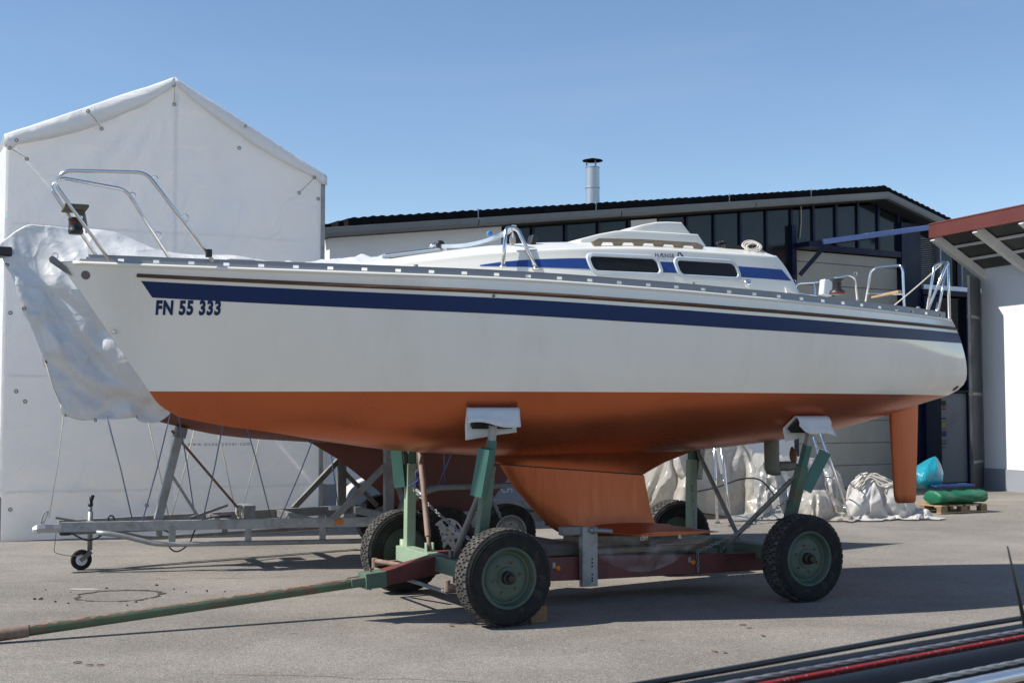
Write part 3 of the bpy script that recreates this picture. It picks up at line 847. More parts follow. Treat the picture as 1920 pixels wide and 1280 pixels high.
dr = lambda a, b, c: (lambda x: table(x, [(-3, a), (.5, b), (5, c)]))
strip('navy_stripe', NAVY, -2.50, 5.01, dr(.110, .155, .125), dr(.225, .278, .220), .003, slant=.085, slant_end=.03)
strip('navy_stripe', NAVY, -2.50, 5.01, dr(.110, .155, .125), dr(.225, .278, .220), .003, slant=.085, slant_end=.03, side=1)
strip('rubbing_strake', TEAK, -2.53, 5.00, dr(.058, .092, .068), dr(.086, .124, .098), .022, rows_=6, round_=True)
strip('rubbing_strake', TEAK, -2.53, 5.00, dr(.058, .092, .068), dr(.086, .124, .098), .022, rows_=6, round_=True, side=1)

# deck, cambered, with a raised lip at the edge
g = MB(); rws = []
for t in TS:
    b, zs = table(t, HB), table(t, HS)
    row = []
    for j in range(-10, 11):
        q = j / 10; x = lerp(hull.x0, hull.x1, t)
        row.append((x + (.10 * (1 - abs(q)**2.2) * clamp(b / .5) * clamp((t - .86) / .14)**1.5), b * q, zs + .004 + .06 * b * (1 - q * q)))
    rws.append(row)
g.grid(rws); deck = g.build('deck', DECKW, boat, smooth=True)

# perforated aluminium toe rail: foot, upper and lower bars and webs leave real slots
def toe_rail(side):
    g = MB(); xs0, xs1 = -2.93, 4.82
    H = .062; th = .006
    def P(x, h, o):
        t = clamp((x - hull.x0) / (hull.x1 - hull.x0)); p = Vector((x, -(table(t, HB) - .012 - o), table(t, HS) + h))
        return p if side < 0 else mir(p)
    def seg(xa, xb, h0, h1, o0=0, o1=th):
        n = max(1, int((xb - xa) / .08))
        rg = []
        for i in range(n + 1):
            x = lerp(xa, xb, i / n); rg.append([P(x, h0, o0), P(x, h1, o0), P(x, h1, o1), P(x, h0, o1)])
        g.rings(rg)
    seg(xs0 + .06, xs1, .042, H); seg(xs0, xs1, 0, .019)
    seg(xs0 + .06, xs1, .062, .0655, -.004, .012)             # rolled top lip
    seg(xs0, xs1, -.012, -.002, -.016, .03)                   # foot over the hull joint
    x = xs0 + .06; pitch = .245; slot = .042
    while x < xs1:
        xe = min(xs1, x + pitch - slot); seg(x, xe, .019, .042); x += pitch
    seg(xs0, xs0 + .06, .017, .03)
    return g.build('toe_rail', ALU, boat)
toe_rail(-1); toe_rail(1)
# gunwale edge of the deck moulding
g = MB()
for sd in (-1, 1):
    pts = []
    for i in range(121):
        t = .012 + .985 * i / 120; p = Vector((lerp(hull.x0, hull.x1, t), -(table(t, HB) - .004), table(t, HS) - .004)); pts.append(p if sd < 0 else mir(p))
    g.tube(pts, .016, 6)
g.build('gunwale', DECKW, boat, smooth=True)

# ---- coachroof
CB = [(-1.25, .26), (-.8, .45), (-.2, .68), (.4, .84), (1.0, .93), (1.8, .97), (2.6, .95), (3.1, .91)]     # half breadth at deck
CE = [(-1.25, 2.76), (-.8, 2.80), (-.3, 2.865), (.15, 2.925), (.6, 2.965), (1.04, 2.995), (1.6, 3.015), (2.85, 3.015)]  # side top edge
CC = [(-1.25, 2.775), (-.66, 2.885), (-.04, 2.99), (.61, 3.085), (1.3, 3.13), (2.0, 3.15), (2.85, 3.15)]     # crown
def deck_z(x, y):
    t = clamp((x - hull.x0) / (hull.x1 - hull.x0)); b = table(t, HB); return table(t, HS) + .004 + .06 * b * (1 - clamp(abs(y) / b)**2)
def cab_side(x, z):
    """near side of the coachroof (outer surface)"""
    w = table(x, CB); zd = deck_z(x, w); ze = table(x, CE); v = (z - zd) / max(.02, ze - zd)
    return -(w - .10 * clamp(v) * clamp((ze - zd) / .25) - .012 * clamp(v)**2)
def cab_section(x, f=1.0):
    w = table(x, CB); zd = deck_z(x, w) - .015; ze = lerp(zd, table(x, CE), f); zc = lerp(zd, table(x, CC), f)
    half = []
    for k in range(6):
        z = lerp(zd, ze - .03 * f, k / 5); half.append((cab_side(x, z if f > .99 else lerp(zd, table(x, CE), k / 5)), z))
    yt = half[-1][0]; r = .05 * f + .005
    for k in range(1, 6):
        a = PI / 2 * k / 5; half.append((yt + r * (1 - math.cos(a)), ze - .03 * f + .03 * f * math.sin(a) + .004))
    y0 = half[-1][0]; z0 = half[-1][1]
    for k in range(1, 10):
        q = k / 9; y = y0 * (1 - q); half.append((y, z0 + (zc - z0) * (1 - (1 - q)**2)))
    return half
xs = [-1.25 + .05 * k for k in range(82)] + [2.84]
xs = [x for x in xs if x < 2.85]
rings_ = []
for x in xs:
    h = cab_section(x); rings_.append([Vector((x, y, z)) for y, z in h] + [Vector((x, -y, z)) for y, z in reversed(h[:-1])])
# aft face raked downwards
hl = cab_section(2.84); zt = max(z for _, z in hl)
for k in range(1, 9):
    q = k / 8
    ring = []
    full = hl + [(-y, z) for y, z in reversed(hl[:-1])]
    for y, z in full:
        zd = deck_z(2.84, .9) - .015
        f = 1 - q**1.15
        x = 2.84 + .26 * q - .04 * (1 - (1 - q)**2) * 0
        zz = zd + (z - zd) * f
        ring.append(Vector((x + .02 * math.sin(PI * q), y * (1 + .02 * q), zz)))
    rings_.append(ring)
g = MB(); g.grid(rings_); 
front = rings_[0]; g.add(front, [tuple(range(len(front)))])
cab = g.build('coachroof', DECKW, boat, smooth=True, autos=38)

def side_patch(name, m, poly, off, parent=cab, thick=None, smooth=False):
    """flat shape (x,z outline) laid on the near cabin side"""
    g = MB(); n = len(poly)
    cx = sum(p[0] for p in poly) / n; cz = sum(p[1] for p in poly) / n
    g.add([(x, cab_side(x, z) - off, z) for x, z in poly] + [(cx, cab_side(cx, cz) - off, cz)], [(k, (k + 1) % n, n) for k in range(n)])
    if thick:
        g.add([(x, cab_side(x, z) - off, z) for x, z in poly] + [(x, cab_side(x, z) - off + thick, z) for x, z in poly], [(k, (k + 1) % n, (k + 1) % n + n, k + n) for k in range(n)])
    return g.build(name, m, parent, smooth=smooth)
# blue band along the cabin side
def cband(x0, x1, z0f, z1f, e0=0, e1=0):
    g = MB(); rws = []
    for j in range(4):
        v = j / 3; row = []
        for i in range(41):
            x = lerp(x0 + e0 * v, x1 + e1 * v, i / 40); z = lerp(z0f(x), z1f(x), v); row.append((x, cab_side(x, z) - .003, z))
        rws.append(row)
    g.grid(rws); g.build('cabin_band', BLUE2, cab, smooth=True)
cz0 = lambda x: table(x, [(.05, 2.805), (.5, 2.805), (1.0, 2.803), (2.0, 2.80), (3, 2.79)])
cz1 = lambda x: table(x, [(.05, 2.812), (.25, 2.845), (.55, 2.875), (1.0, 2.895), (2.0, 2.895), (3, 2.885)])
cband(.05, 1.02, cz0, cz1); cband(1.52, 1.82, cz0, cz1); cband(2.30, 2.95, cz0, cz1, 0, -.09)
for cx, w in ((1.275, .60), (2.065, .58)):
    sk = -.22
    outl = lambda s_, r: [(cx + x, 2.853 + z) for x, z in rrect(w + s_, .118 + s_, r, 6, sk)]
    fr = MB(); a = outl(.072, .07); b = outl(0.0, .04); n = len(a)
    la = [(x, cab_side(x, z) - .004, z) for x, z in a]; lb = [(x, cab_side(x, z) - .018, z) for x, z in outl(.058, .065)]; lc = [(x, cab_side(x, z) - .018, z) for x, z in outl(.012, .045)]; ld = [(x, cab_side(x, z) - .006, z) for x, z in b]
    fr.add(la + lb + lc + ld, [(k + n * j, (k + 1) % n + n * j, (k + 1) % n + n * (j + 1), k + n * (j + 1)) for j in range(3) for k in range(n)])
    fo = fr.build('window', TRIM, boat, smooth=True, autos=45)
    side_patch('pane', SMOKED, b, .006, fo)
me = text_mesh('HÆNSE', .065, .001, .0, 1.1); me.materials.append(NAVY)
for v_ in me.vertices:
    x, z = 1.565 + v_.co.x * .82, 2.935 + v_.co.y * .72; v_.co = (x, cab_side(x, z) - .004 - v_.co.z, z)
o = bpy.data.objects.new('maker_lettering', me); COL.objects.link(o); o.parent = cab
g = MB()
for x0, s_ in ((1.775, 1.0), (1.81, 1.0)):
    pl = [(x0, 2.93), (x0 + .012, 2.93), (x0 + .032, 2.985), (x0 + .022, 2.985)] if x0 < 1.8 else [(x0 - .005, 2.985), (x0 + .01, 2.985), (x0 + .055, 2.925), (x0 + .035, 2.928)]
    g.add([(x, cab_side(x, z) - .004, z) for x, z in pl], [(0, 1, 2, 3)])
g.build('maker_emblem', NAVY, cab)
# registration number on the bow
me = text_mesh('FN 55 333', .158, 0, .0075, 1.12); me.materials.append(NAVY)
bm = bmesh.new(); bm.from_mesh(me)
xs_ = [v.co.x for v in bm.verts]; x_min, x_max = min(xs_), max(xs_); zmin, zmax = min(v.co.y for v in bm.verts), max(v.co.y for v in bm.verts)
for v in bm.verts:
    x = -2.385 + (v.co.x - x_min) / (x_max - x_min) * .455; z = 2.375 + (v.co.y - zmin) / (zmax - zmin) * .112
    v.co = on_hull(x, z, .0035)
bm.to_mesh(me); bm.free()
o = bpy.data.objects.new('registration_lettering', me); COL.objects.link(o); o.parent = boat
# ---- keel, seam, rudder, drive leg
def foil(s): return 2.6 * (0.2969 * math.sqrt(s) - .126 * s - .3516 * s * s + .2843 * s**3 - .1036 * s**4) if s > 0 else 0
SF = [0, .004, .015, .035, .07, .12, .2, .3, .42, .55, .68, .8, .9, .97, 1]
def foil_ring(L, T, th):
    near = [Vector((lerp(L[0], T[0], s), -(th * foil(s) + .004 * s), lerp(L[1], T[1], s))) for s in SF]
    return near + [mir(p) for p in reversed(near[1:-1])] if False else near + [mir(p) for p in reversed(near)]
def foil_body(name, m, levels, parent):
    g = MB(); g.rings([foil_ring(*l) for l in levels]); return g.build(name, m, parent, autos=50)
stub = foil_body('keel_stub', COPPER, [((-.25, 1.44), (3.30, 1.49), 1.25), ((.0, 1.37), (3.0, 1.41), .95), ((.22, 1.315), (2.70, 1.335), .68), ((.36, 1.275), (2.42, 1.265), .50), ((.44, 1.24), (2.16, 1.18), .39), ((.49, 1.21), (1.99, 1.10), .345), ((.515, 1.20), (1.955, 1.08), .335)], boat)
foil_body('keel_seam', BLACKR, [((.53, 1.205), (1.945, 1.09), .315), ((.54, 1.185), (1.945, 1.065), .315)], boat)
keel = foil_body('keel', COPPERK, [((.535, 1.188), (1.955, 1.068), .335), ((.66, 1.00), (1.975, .96), .32), ((.82, .83), (2.00, .85), .32), ((.95, .70), (2.02, .75), .34), ((1.03, .63), (2.04, .69), .40), ((1.10, .59), (2.07, .64), .46), ((1.18, .565), (2.08, .60), .44), ((1.26, .555), (2.07, .575), .30)], boat)
# winglets
g = MB(); rg = []
for j in range(-12, 13):
    q = j / 12; y = .44 * q; a = abs(q)
    x0 = 1.15 + .50 * a; x1 = 2.24 + .24 * a; zc = .612 - .03 * a; th = lerp(.26, .075, a**.6)
    rg.append([Vector((lerp(x0, x1, s), y, zc + th * foil(s) * 1.1)) for s in SF] + [Vector((lerp(x0, x1, s), y, zc - th * foil(s) * .7)) for s in reversed(SF)])
g.rings(rg); g.build('keel_wing', COPPERK, keel, smooth=True, autos=50)
g = MB(); g.rings([[Vector((x, y, z)) for x, y, z in r] for r in [
    [(lerp(a, b, s), -(t * foil(s) + .003), z) for s in SF] + [(lerp(a, b, s), (t * foil(s) + .003), z) for s in reversed(SF)]
    for a, b, t, z in ((4.74, 5.12, .15, 1.74), (4.76, 5.115, .15, 1.6), (4.78, 5.095, .14, 1.2), (4.80, 5.075, .115, .82), (4.815, 5.07, .10, .755), (4.84, 5.05, .05, .735))]])
g.build('rudder', COPPERK, boat, autos=50)
LEGM = mat('drive_leg_paint', (.17, .17, .135), .6, 0, .3, 6, col2=(.10, .08, .05), c2=.5, c2scale=7)
g = MB()
def pill(cx, w, t, z): return [Vector((cx + w / 2 * math.cos(a) * (1 if abs(math.cos(a)) < .99 else 1), t / 2 * math.sin(a), z)) for a in [2 * PI * k / 20 for k in range(20)]]
g.rings([pill(3.345, .165, .10, 1.42), pill(3.345, .16, .095, 1.2), pill(3.35, .165, .10, 1.10), pill(3.37, .16, .09, 1.055), pill(3.39, .10, .05, 1.04)])
leg = g.build('drive_leg', LEGM, boat, autos=50)
g = MB(); g.lathe([(.001, 3.36), (.03, 3.38), (.045, 3.44), (.048, 3.52), (.040, 3.60), (.028, 3.63), (.001, 3.635)], c=(0, 0, 1.125), axis='x', n=18); g.build('gearbox', LEGM, leg, smooth=True)
g = MB()
for k in range(2):
    a = RAD(78 + 180 * k)
    rws = []
    for i in range(9):
        r = .03 + .155 * i / 8; w = .030 * math.sin(PI * clamp(.16 + .8 * i / 8)) + .006
        row = []
        for j in (-1, 0, 1):
            tw = RAD(48 - 30 * i / 8); row.append((3.605 + w * j * math.sin(tw), r * math.cos(a) - w * j * math.cos(tw) * math.sin(a), 1.125 + r * math.sin(a) + w * j * math.cos(tw) * math.cos(a)))
        rws.append(row)
    g.grid(rws)
g.build('propeller', mat('bronze', (.20, .11, .06), .5, .6, .2, 8), leg, smooth=True, solid=.008)

# ---- small hull fittings
def disc_on_hull(name, m, x, z, r, h, dome=False):
    p = hull.y_at(x, z); nn = hull.normal(x, z); q = nn.to_track_quat('Z', 'Y').to_matrix()
    g = MB(); g.lathe([(r, -.004), (r, h * .6), (r * .8, h), (.0005, h)] if not dome else [(r, -.004), (r * .95, h * .4), (r * .6, h * .85), (.0005, h)], c=p, n=20, M=q)
    return g.build(name, m, boat, autos=40)
disc_on_hull('bow_badge', mat('bow_badge', (.14, .12, .12), .5), -2.885, 2.668, .034, .004)
disc_on_hull('bow_eye', STEEL, -2.665, 2.252, .020, .035, True)
disc_on_hull('hull_vent', GALVD, .02, 2.535, .013, .012, True)
disc_on_hull('exhaust_outlet', BLACK, 5.08, 1.865, .035, .004)
# bow fitting with roller
g = MB()
for y in (-.03, .03):
    g.prism([(-2.98, 2.66), (-3.02, 2.725), (-3.10, 2.795), (-3.125, 2.802), (-3.142, 2.79), (-3.135, 2.765)], lambda a, b: (a, y - .005, b), lambda a, b: (a, y + .005, b))
bf = g.build('bow_fitting', GALVD, boat)
g = MB(); g.lathe([(.001, -.025), (.02, -.025), (.013, 0), (.02, .025), (.001, .025)], c=(-3.12, 0, 2.785), axis='y', n=14); g.build('bow_roller', BLACK, bf)
g = MB(); g.tube([(-3.10 + .02 * math.cos(a), 0, 2.81 + .022 * math.sin(a)) for a in [2 * PI * k / 12 for k in range(12)]], .005, 6, closed=True); g.build('shackle', STEEL, bf)

# ---- pulpit
def pipe(name, pts, r=.0135, parent=boat, m=STEEL, fr=.07, n=10, closed=False):
    g = MB(); g.tube(fillet(pts, fr, 6, closed) if fr else pts, r, n, closed=closed); return g.build(name, m, parent, smooth=True)
pul = thing('pulpit', None, None); pul.parent = boat
pipe('pulpit_rail', [(-2.73, -.20, 2.77), (-3.13, -.17, 3.33), (-3.06, -.19, 3.425), (-2.50, -.38, 3.42), (-2.01, -.46, 2.77)], parent=pul)
pipe('pulpit_rail', [(-2.73, .20, 2.77), (-3.13, .17, 3.345), (-3.06, .19, 3.435), (-2.55, .36, 3.405), (-2.12, .44, 2.77)], parent=pul)
def ring_eye(p, r=.028, parent=pul, ax='y'):
    g = MB(); g.tube([(p[0] + r * math.cos(a), p[1], p[2] + r * math.sin(a)) for a in [2 * PI * k / 12 for k in range(12)]], .0035, 5, closed=True); return g.build('rail_eye', STEEL, parent)
for p in ((-2.44, -.39, 3.37), (-2.22, -.43, 3.09), (-2.50, .37, 3.36), (-2.29, .41, 3.06)): ring_eye(p)
g = MB(); g.box((-2.045, -.455, 2.83), (.045, .05, .06)); g.build('rail_clamp', BLACK, pul, bevel=.008)
# navigation light slung under a bracket
g = MB(); g.box((-2.965, .0, 3.175), (.17, .34, .022)); g.box((-2.93, 0, 3.15), (.06, .06, .05)); lampb = g.build('lamp_bracket', mat('lamp_plate', (.10, .10, .07), .6), pul, bevel=.004)
g = MB(); g.lathe([(.001, 2.985), (.05, 2.985), (.056, 3.0), (.056, 3.015), (.052, 3.02), (.052, 3.085), (.056, 3.09), (.056, 3.10), (.04, 3.11), (.001, 3.112)], c=(-2.955, .03, 0), n=24); g.build('navigation_light', BLACK, pul, autos=40)
g = MB(); g.lathe([(.018, -.003), (.018, .003)], c=(-2.975, -.022, 3.065), n=14, axis='y'); g.build('red_lens', mat('red_lens', (.25, .012, .015), .15), pul)
g = MB(); g.bar((-2.90, .03, 3.15), (-2.87, .03, 3.0), .03, .02); g.build('lamp_arm', GALVD, pul)

# ---- deck gear
def cleat(x, y, z, L=.30):
    g = MB(); g.tube([(x - L / 2, y, z + .055), (x - L * .3, y, z + .065), (x + L * .3, y, z + .065), (x + L / 2, y, z + .055)], [.008, .012, .012, .008], 8)
    for dx in (-.05, .05): g.bar((x + dx, y, z), (x + dx, y, z + .06), .022, .03, up=(1, 0, 0))
    return g.build('mooring_cleat', GALVD, boat, autos=50)
cleat(-1.76, -.30, deck_z(-1.76, .3) - .005, .30)
# fore hatch, smoked lid slightly raised
g = MB(); M_ = Matrix.Rotation(RAD(-9.5), 3, 'Y')
zz = table(-.36, CC) - .022
g.box((-.36, 0, zz + .022), (.52, .50, .03), M_); g.build('fore_hatch', TRIM, cab, bevel=.01)
g = MB(); g.box((-.36, 0, zz + .045), (.44, .42, .018), M_); g.build('hatch_lid', mat('hatch_acrylic', (.22, .25, .27), .15), cab, bevel=.006)
# shroud hoop (near and far) and the curved track lying between them
pipe('cabin_hoop', [(.20, -.83, 2.79), (.285, -.70, 3.13), (.385, -.70, 3.13), (.49, -.83, 2.80)], .016, fr=.09)
for x in (.20, .49):
    g = MB(); g.lathe([(.032, 0), (.030, .012), (.018, .02), (.018, .03)], c=(x, -.835, 2.785), n=14); g.build('hoop_foot', STEEL, boat, smooth=True)
pipe('cabin_hoop', [(.02, .42, 2.96), (.03, .36, 3.11), (.16, .36, 3.115), (.20, .42, 2.98)], .016, fr=.06)
tr = smooth_path([(.10, .30, 3.085), (.22, .12, 3.075), (.32, -.12, 3.085), (.37, -.40, 3.115), (.385, -.62, 3.15)], 6)
g = MB()
g.rings([[Vector((p.x - .006, p.y, p.z - .016)), Vector((p.x + .028, p.y, p.z - .016)), Vector((p.x + .028, p.y, p.z + .016)), Vector((p.x - .006, p.y, p.z + .016))] for p in tr]); g.build('sheet_track', ALUB, boat, autos=40)
g = MB(); g.lathe([(.001, -.02), (.035, -.02), (.04, 0), (.035, .02), (.001, .02)], c=(.10, .31, 3.10), axis='y', n=16); g.build('track_block', BLACK, boat, smooth=True)
g = MB(); g.lathe([(.001, -.015), (.022, -.015), (.025, 0), (.022, .015), (.001, .015)], c=(.31, -.30, 3.13), axis='y', n=14); g.build('blue_block', mat('blue_plastic', (.05, .22, .55), .4), boat, smooth=True)
g = MB(); g.lathe([(.001, 0), (.020, .01), (.026, .035), (.022, .07), (.008, .10), (.001, .105)], c=(.335, -.72, 2.985), n=14); g.build('hanging_block', ROPEW, boat, smooth=True)
pipe('block_strop', [(.335, -.72, 3.08), (.335, -.70, 3.125)], .005, fr=0)
g = MB(); g.box((.63, -.45, 3.055), (.05, .10, .12), Matrix.Rotation(RAD(15), 3, 'Y')); g.box((.68, -.45, 3.00), (.16, .12, .03)); g.build('winch_base', BLACK, boat, bevel=.012)
# sliding hatch garage and raised hood
def skirted(name, prof, ytop, yside, m=DECKW, zbase=None):
    """loft across y of a side profile [(x, ztop)] with rounded shoulders"""
    g = MB(); rg = []
    for x, z in prof:
        zb = (zbase(x) if zbase else table(x, CC) - .06)
        ht = z - zb
        r = []
        for q, f in ((-1, 0), (-.985, .70), (-.965, .92), (-.93, .985), (-.7, 1.0), (0, 1.015), (.7, 1.0), (.93, .985), (.965, .92), (.985, .70), (1, 0)):
            r.append(Vector((x, yside * q, zb + ht * f)))
        rg.append(r)
    g.grid(rg); g.add(rg[0], [tuple(range(11))]); g.add(rg[-1], [tuple(range(11))])
    return g.build(name, m, cab, autos=35)
skirted('hatch_garage', [(1.10, 3.115), (1.16, 3.135), (1.30, 3.175), (1.45, 3.208), (1.53, 3.218), (1.62, 3.222), (2.0, 3.225), (2.28, 3.225), (2.36, 3.12)], .4, .44)
skirted('hatch_hood', [(1.60, 3.222), (1.66, 3.255), (1.76, 3.29), (1.90, 3.322), (2.02, 3.332), (2.16, 3.335), (2.255, 3.225)], .34, .36, zbase=lambda x: 3.19)
# teak handrail with arched openings: top bar over shaped feet
def handrail(y, x0, x1, zf, side):
    g = MB(); n = 5; L = (x1 - x0) / n
    N_ = 60
    rg = []
    for i in range(N_ + 1):
        x = lerp(x0, x1, i / N_); e = min(i, N_ - i) / 4.0; hh = .042 * clamp(e + .35)
        zb = zf(x)
        rg.append([Vector((x, y - .014, zb + .050)), Vector((x, y + .014, zb + .050)), Vector((x, y + .012, zb + .050 + hh * .75)), Vector((x, y - .012, zb + .050 + hh * .75))])
    g.rings(rg)
    for k in range(n + 1):
        xc = lerp(x0 + .035, x1 - .035, k / n)
        prof = [(-.030, 0), (-.034, .012), (-.038, .03), (-.055, .0525), (.055, .0525), (.038, .03), (.034, .012), (.030, 0)]
        g.prism([(xc + a, zf(xc) + b) for a, b in prof], lambda a, b: (a, y - .013, b), lambda a, b: (a, y + .013, b))
    return g.build('handrail', TEAKG, cab, bevel=.003)
handrail(-.715, 1.07, 2.13, lambda x: table(x, CE) + .004, -1)
handrail(.70, 1.9, 3.0 - .2, lambda x: table(x, CE) + .0, 1)
g = MB(); g.box((2.58, .30, 3.165), (.52, .035, .055)); g.build('companionway_board', TEAKG, cab, bevel=.004)
# rope clutches
for k in range(3):
    g = MB(); g.box((2.56, -.40 - .045 * k, 3.115), (.10, .038, .062)); g.box((2.52, -.40 - .045 * k, 3.155), (.07, .028, .016), Matrix.Rotation(RAD(12), 3, 'Y')); g.build('rope_clutch', BLACK, cab, bevel=.006)
g = MB(); g.box((2.66, -.46, 3.105), (.12, .10, .05)); g.build('clutch_block', BLACK, cab, bevel=.012)
def winch(name, c, parent, R=.062, H=.135, m1=BLACK):
    g = MB(); g.lathe([(R, 0), (R * 1.05, .012), (R * .96, .03), (R * .62, .048), (R * .58, H * .62), (R * .66, H * .74), (R * .92, H * .84), (R * .92, H * .9), (R * .6, H * .93), (.001, H * .93)], c=c, n=28)
    w = g.build(name, m1, parent, autos=40)
    g = MB(); g.lathe([(R * .45, H * .93), (R * .43, H * 1.02), (.001, H * 1.02)], c=c, n=18); g.build('winch_head', STEEL, w)
    return w
winch('cabin_winch', (2.80, -.46, 3.055), boat, .05, .115)
# coaming along each side of the cockpit
for sd in (-1, 1):
    rg = []
    for i in range(33):
        x = lerp(2.86, 4.62, i / 32)
        t = (x - hull.x0) / (hull.x1 - hull.x0); b = table(t, HB)
        yo = min(table(min(x, 3.0), CB) + .01, b - .20); yi = yo - .34; h = table(x, [(2.86, .16), (3.05, .115), (3.5, .085), (4.2, .055), (4.62, .012)])
        zo = deck_z(x, yo) - .01; ring = []
        for f, q in ((0, 0), (.04, .6), (.12, .9), (.25, 1.0), (.8, 1.0), (.95, .9), (1, 0)):
            ring.append(Vector((x, sd * lerp(yo, yi, f), zo + h * q)))
        rg.append(ring)
    g = MB(); g.rings(rg); g.build('cockpit_coaming', DECKW, boat, autos=50)
winch('sheet_winch', (3.56, -.73, 2.705), boat, .07, .155)
g = MB(); g.lathe([(.072, .0), (.076, .006), (.072, .012)], c=(3.56, -.73, 2.712), n=24); g.build('winch_band', mat('red_band', (.20, .02, .018), .4), boat)
# pad eye, stanchion sockets
def socket(x, y):
    g = MB(); g.lathe([(.018, 0), (.018, .045), (.012, .045)], c=(x, y, deck_z(x, y) + .03), n=12); return g.build('stanchion_socket', GALV, boat)
for x in (-.55, 1.68, 3.45, 4.35):
    t = (x - hull.x0) / (hull.x1 - hull.x0); socket(x, -(table(t, HB) - .035)); socket(x, table(t, HB) - .035)
g = MB(); g.tube([(2.42 + .03 * math.cos(a), -.985, 2.735 + .028 * math.sin(a)) for a in [2 * PI * k / 14 for k in range(14)]], .011, 7, closed=True); g.lathe([(.022, -.012), (.022, .012)], c=(2.42, -.985, 2.735), axis='y', n=14); g.build('deck_block', STEEL, boat, smooth=True)
# push-pit: near half, far half, far side rail, stern line
pp = thing('pushpit', None, None); pp.parent = boat
pipe('pushpit_rail', [(4.55, -.76, 2.53), (4.90, -.68, 3.06), (5.06, -.52, 3.09), (4.92, -.68, 2.50)], .0135, pp, fr=.05)
pipe('pushpit_post', [(4.73, -.72, 2.53), (4.94, -.64, 3.07)], .0115, pp, fr=0)
pipe('pushpit_rail', [(4.62, -.70, 2.55), (4.80, -.62, 3.04), (4.91, -.64, 3.075)], .0135, pp, fr=.04)
pipe('pushpit_rail', [(4.95, .64, 2.54), (5.02, .57, 3.10), (5.04, .52, 3.14), (5.05, .14, 3.13), (5.06, .12, 3.08), (5.06, .11, 2.70), (5.08, .09, 2.54)], .0135, pp, fr=.06)
pipe('pushpit_post', [(5.0, .59, 2.875), (5.06, .11, 2.835)], .010, pp, fr=0)
g = MB(); g.box((5.04, .35, 2.85), (.05, .42, .028), Matrix.Rotation(RAD(-3), 3, 'X')); g.build('boarding_step', WOODL, pp, bevel=.004)
pipe('side_rail', [(4.20, .86, 2.58), (4.27, .84, 2.98), (4.5, .80, 2.995), (4.86, .72, 3.08), (4.92, .70, 3.05), (4.98, .70, 2.53)], .0135, pp, fr=.06)
pipe('side_rail_post', [(4.48, .80, 2.99), (4.50, .82, 2.58)], .011, pp, fr=0)
for p in ((4.25, .84, 2.99), (4.93, .70, 3.09)): ring_eye(p, .022, pp)
g = MB(); g.box((4.56, .72, 2.93), (.12, .09, .17), Matrix.Rotation(RAD(8), 3, 'Y')); g.build('stern_lamp', TRIM, pp, bevel=.015)
g = MB(); g.box((4.63, .71, 2.925), (.04, .095, .165), Matrix.Rotation(RAD(8), 3, 'Y')); g.build('lamp_back', BLACK, pp, bevel=.01)
g = MB(); g.tube(smooth_path([(4.52, -.28, 2.62), (4.75, -.45, 2.86), (4.93, -.58, 3.06)], 6), .007, 6); g.build('stern_line', ROPEW, boat, smooth=True)
g = MB(); g.tube([(4.95, -.45, 2.53), (5.02, -.43, 2.70)], .02, 10); g.build('rod_holder', STEEL, boat, smooth=True)
cleat(4.55, -.55, deck_z(4.55, .55) - .005, .2)
# coil of line on the cabin top (lies loose on the boat)
g = MB()
for k in range(6):
    pts = []
    for i in range(28):
        a = 2 * PI * i / 28; r = .058 + .006 * k % .02 + .004 * math.sin(3 * a + k)
        pts.append((2.735 + r * 1.1 * math.cos(a) + .012 * math.sin(k * 2.1), -.60 + .05 * math.sin(a) + .008 * k - .02, 3.055 + .045 * (1 + math.sin(a + .4)) + .006 * k))
    g.tube(pts, .008, 6, closed=True)
g.tube(smooth_path([(2.69, -.60, 3.10), (2.64, -.66, 3.05), (2.58, -.69, 3.035), (2.66, -.70, 3.03)], 6), .008, 6)
g.tube(smooth_path([(2.78, -.62, 3.10), (2.86, -.66, 3.04), (2.92, -.60, 3.03)], 6), .007, 6)
coil = g.build('rope_coil', ROPEW, smooth=True); coil.location = boat.location; coil.rotation_euler = boat.rotation_euler
tag(coil, 'small coil of pale rope lying on the cabin top beside the black winch', 'rope')
# crumpled white cover left on the foredeck
SHEETW = sheet_mat('white_cover', (.78, .79, .82), .2, .35, .05, 3, bump=.4, bscale=9, dist=.02)
g = MB(); rws = []
for i in range(51):
    row = []
    for j in range(25):
        x = lerp(-2.0, -.52, i / 50); y = lerp(-.30, .62, j / 24)
        e = min(i / 6, (50 - i) / 6, j / 4, (24 - j) / 4, 1)
        z = deck_z(x, y) if x < -1.25 or abs(y) > table(x, CB) - .05 else max(deck_z(x, y), table(x, CC) - .03 - .05 * abs(y))
        row.append((x + .02 * N(x, y, 1, 6), y + .02 * N(x, y, 2, 6), z + .008 + e * (.03 + .035 * max(0, ridge(x * 1.5, y * 3, 4, 1.6, 3)))))
    rws.append(row)
g.grid(rws); cov = g.build('deck_cover', SHEETW, smooth=True); cov.location = boat.location; cov.rotation_euler = boat.rotation_euler
tag(cov, 'crumpled white plastic cover lying low on the foredeck of the yacht', 'cover')
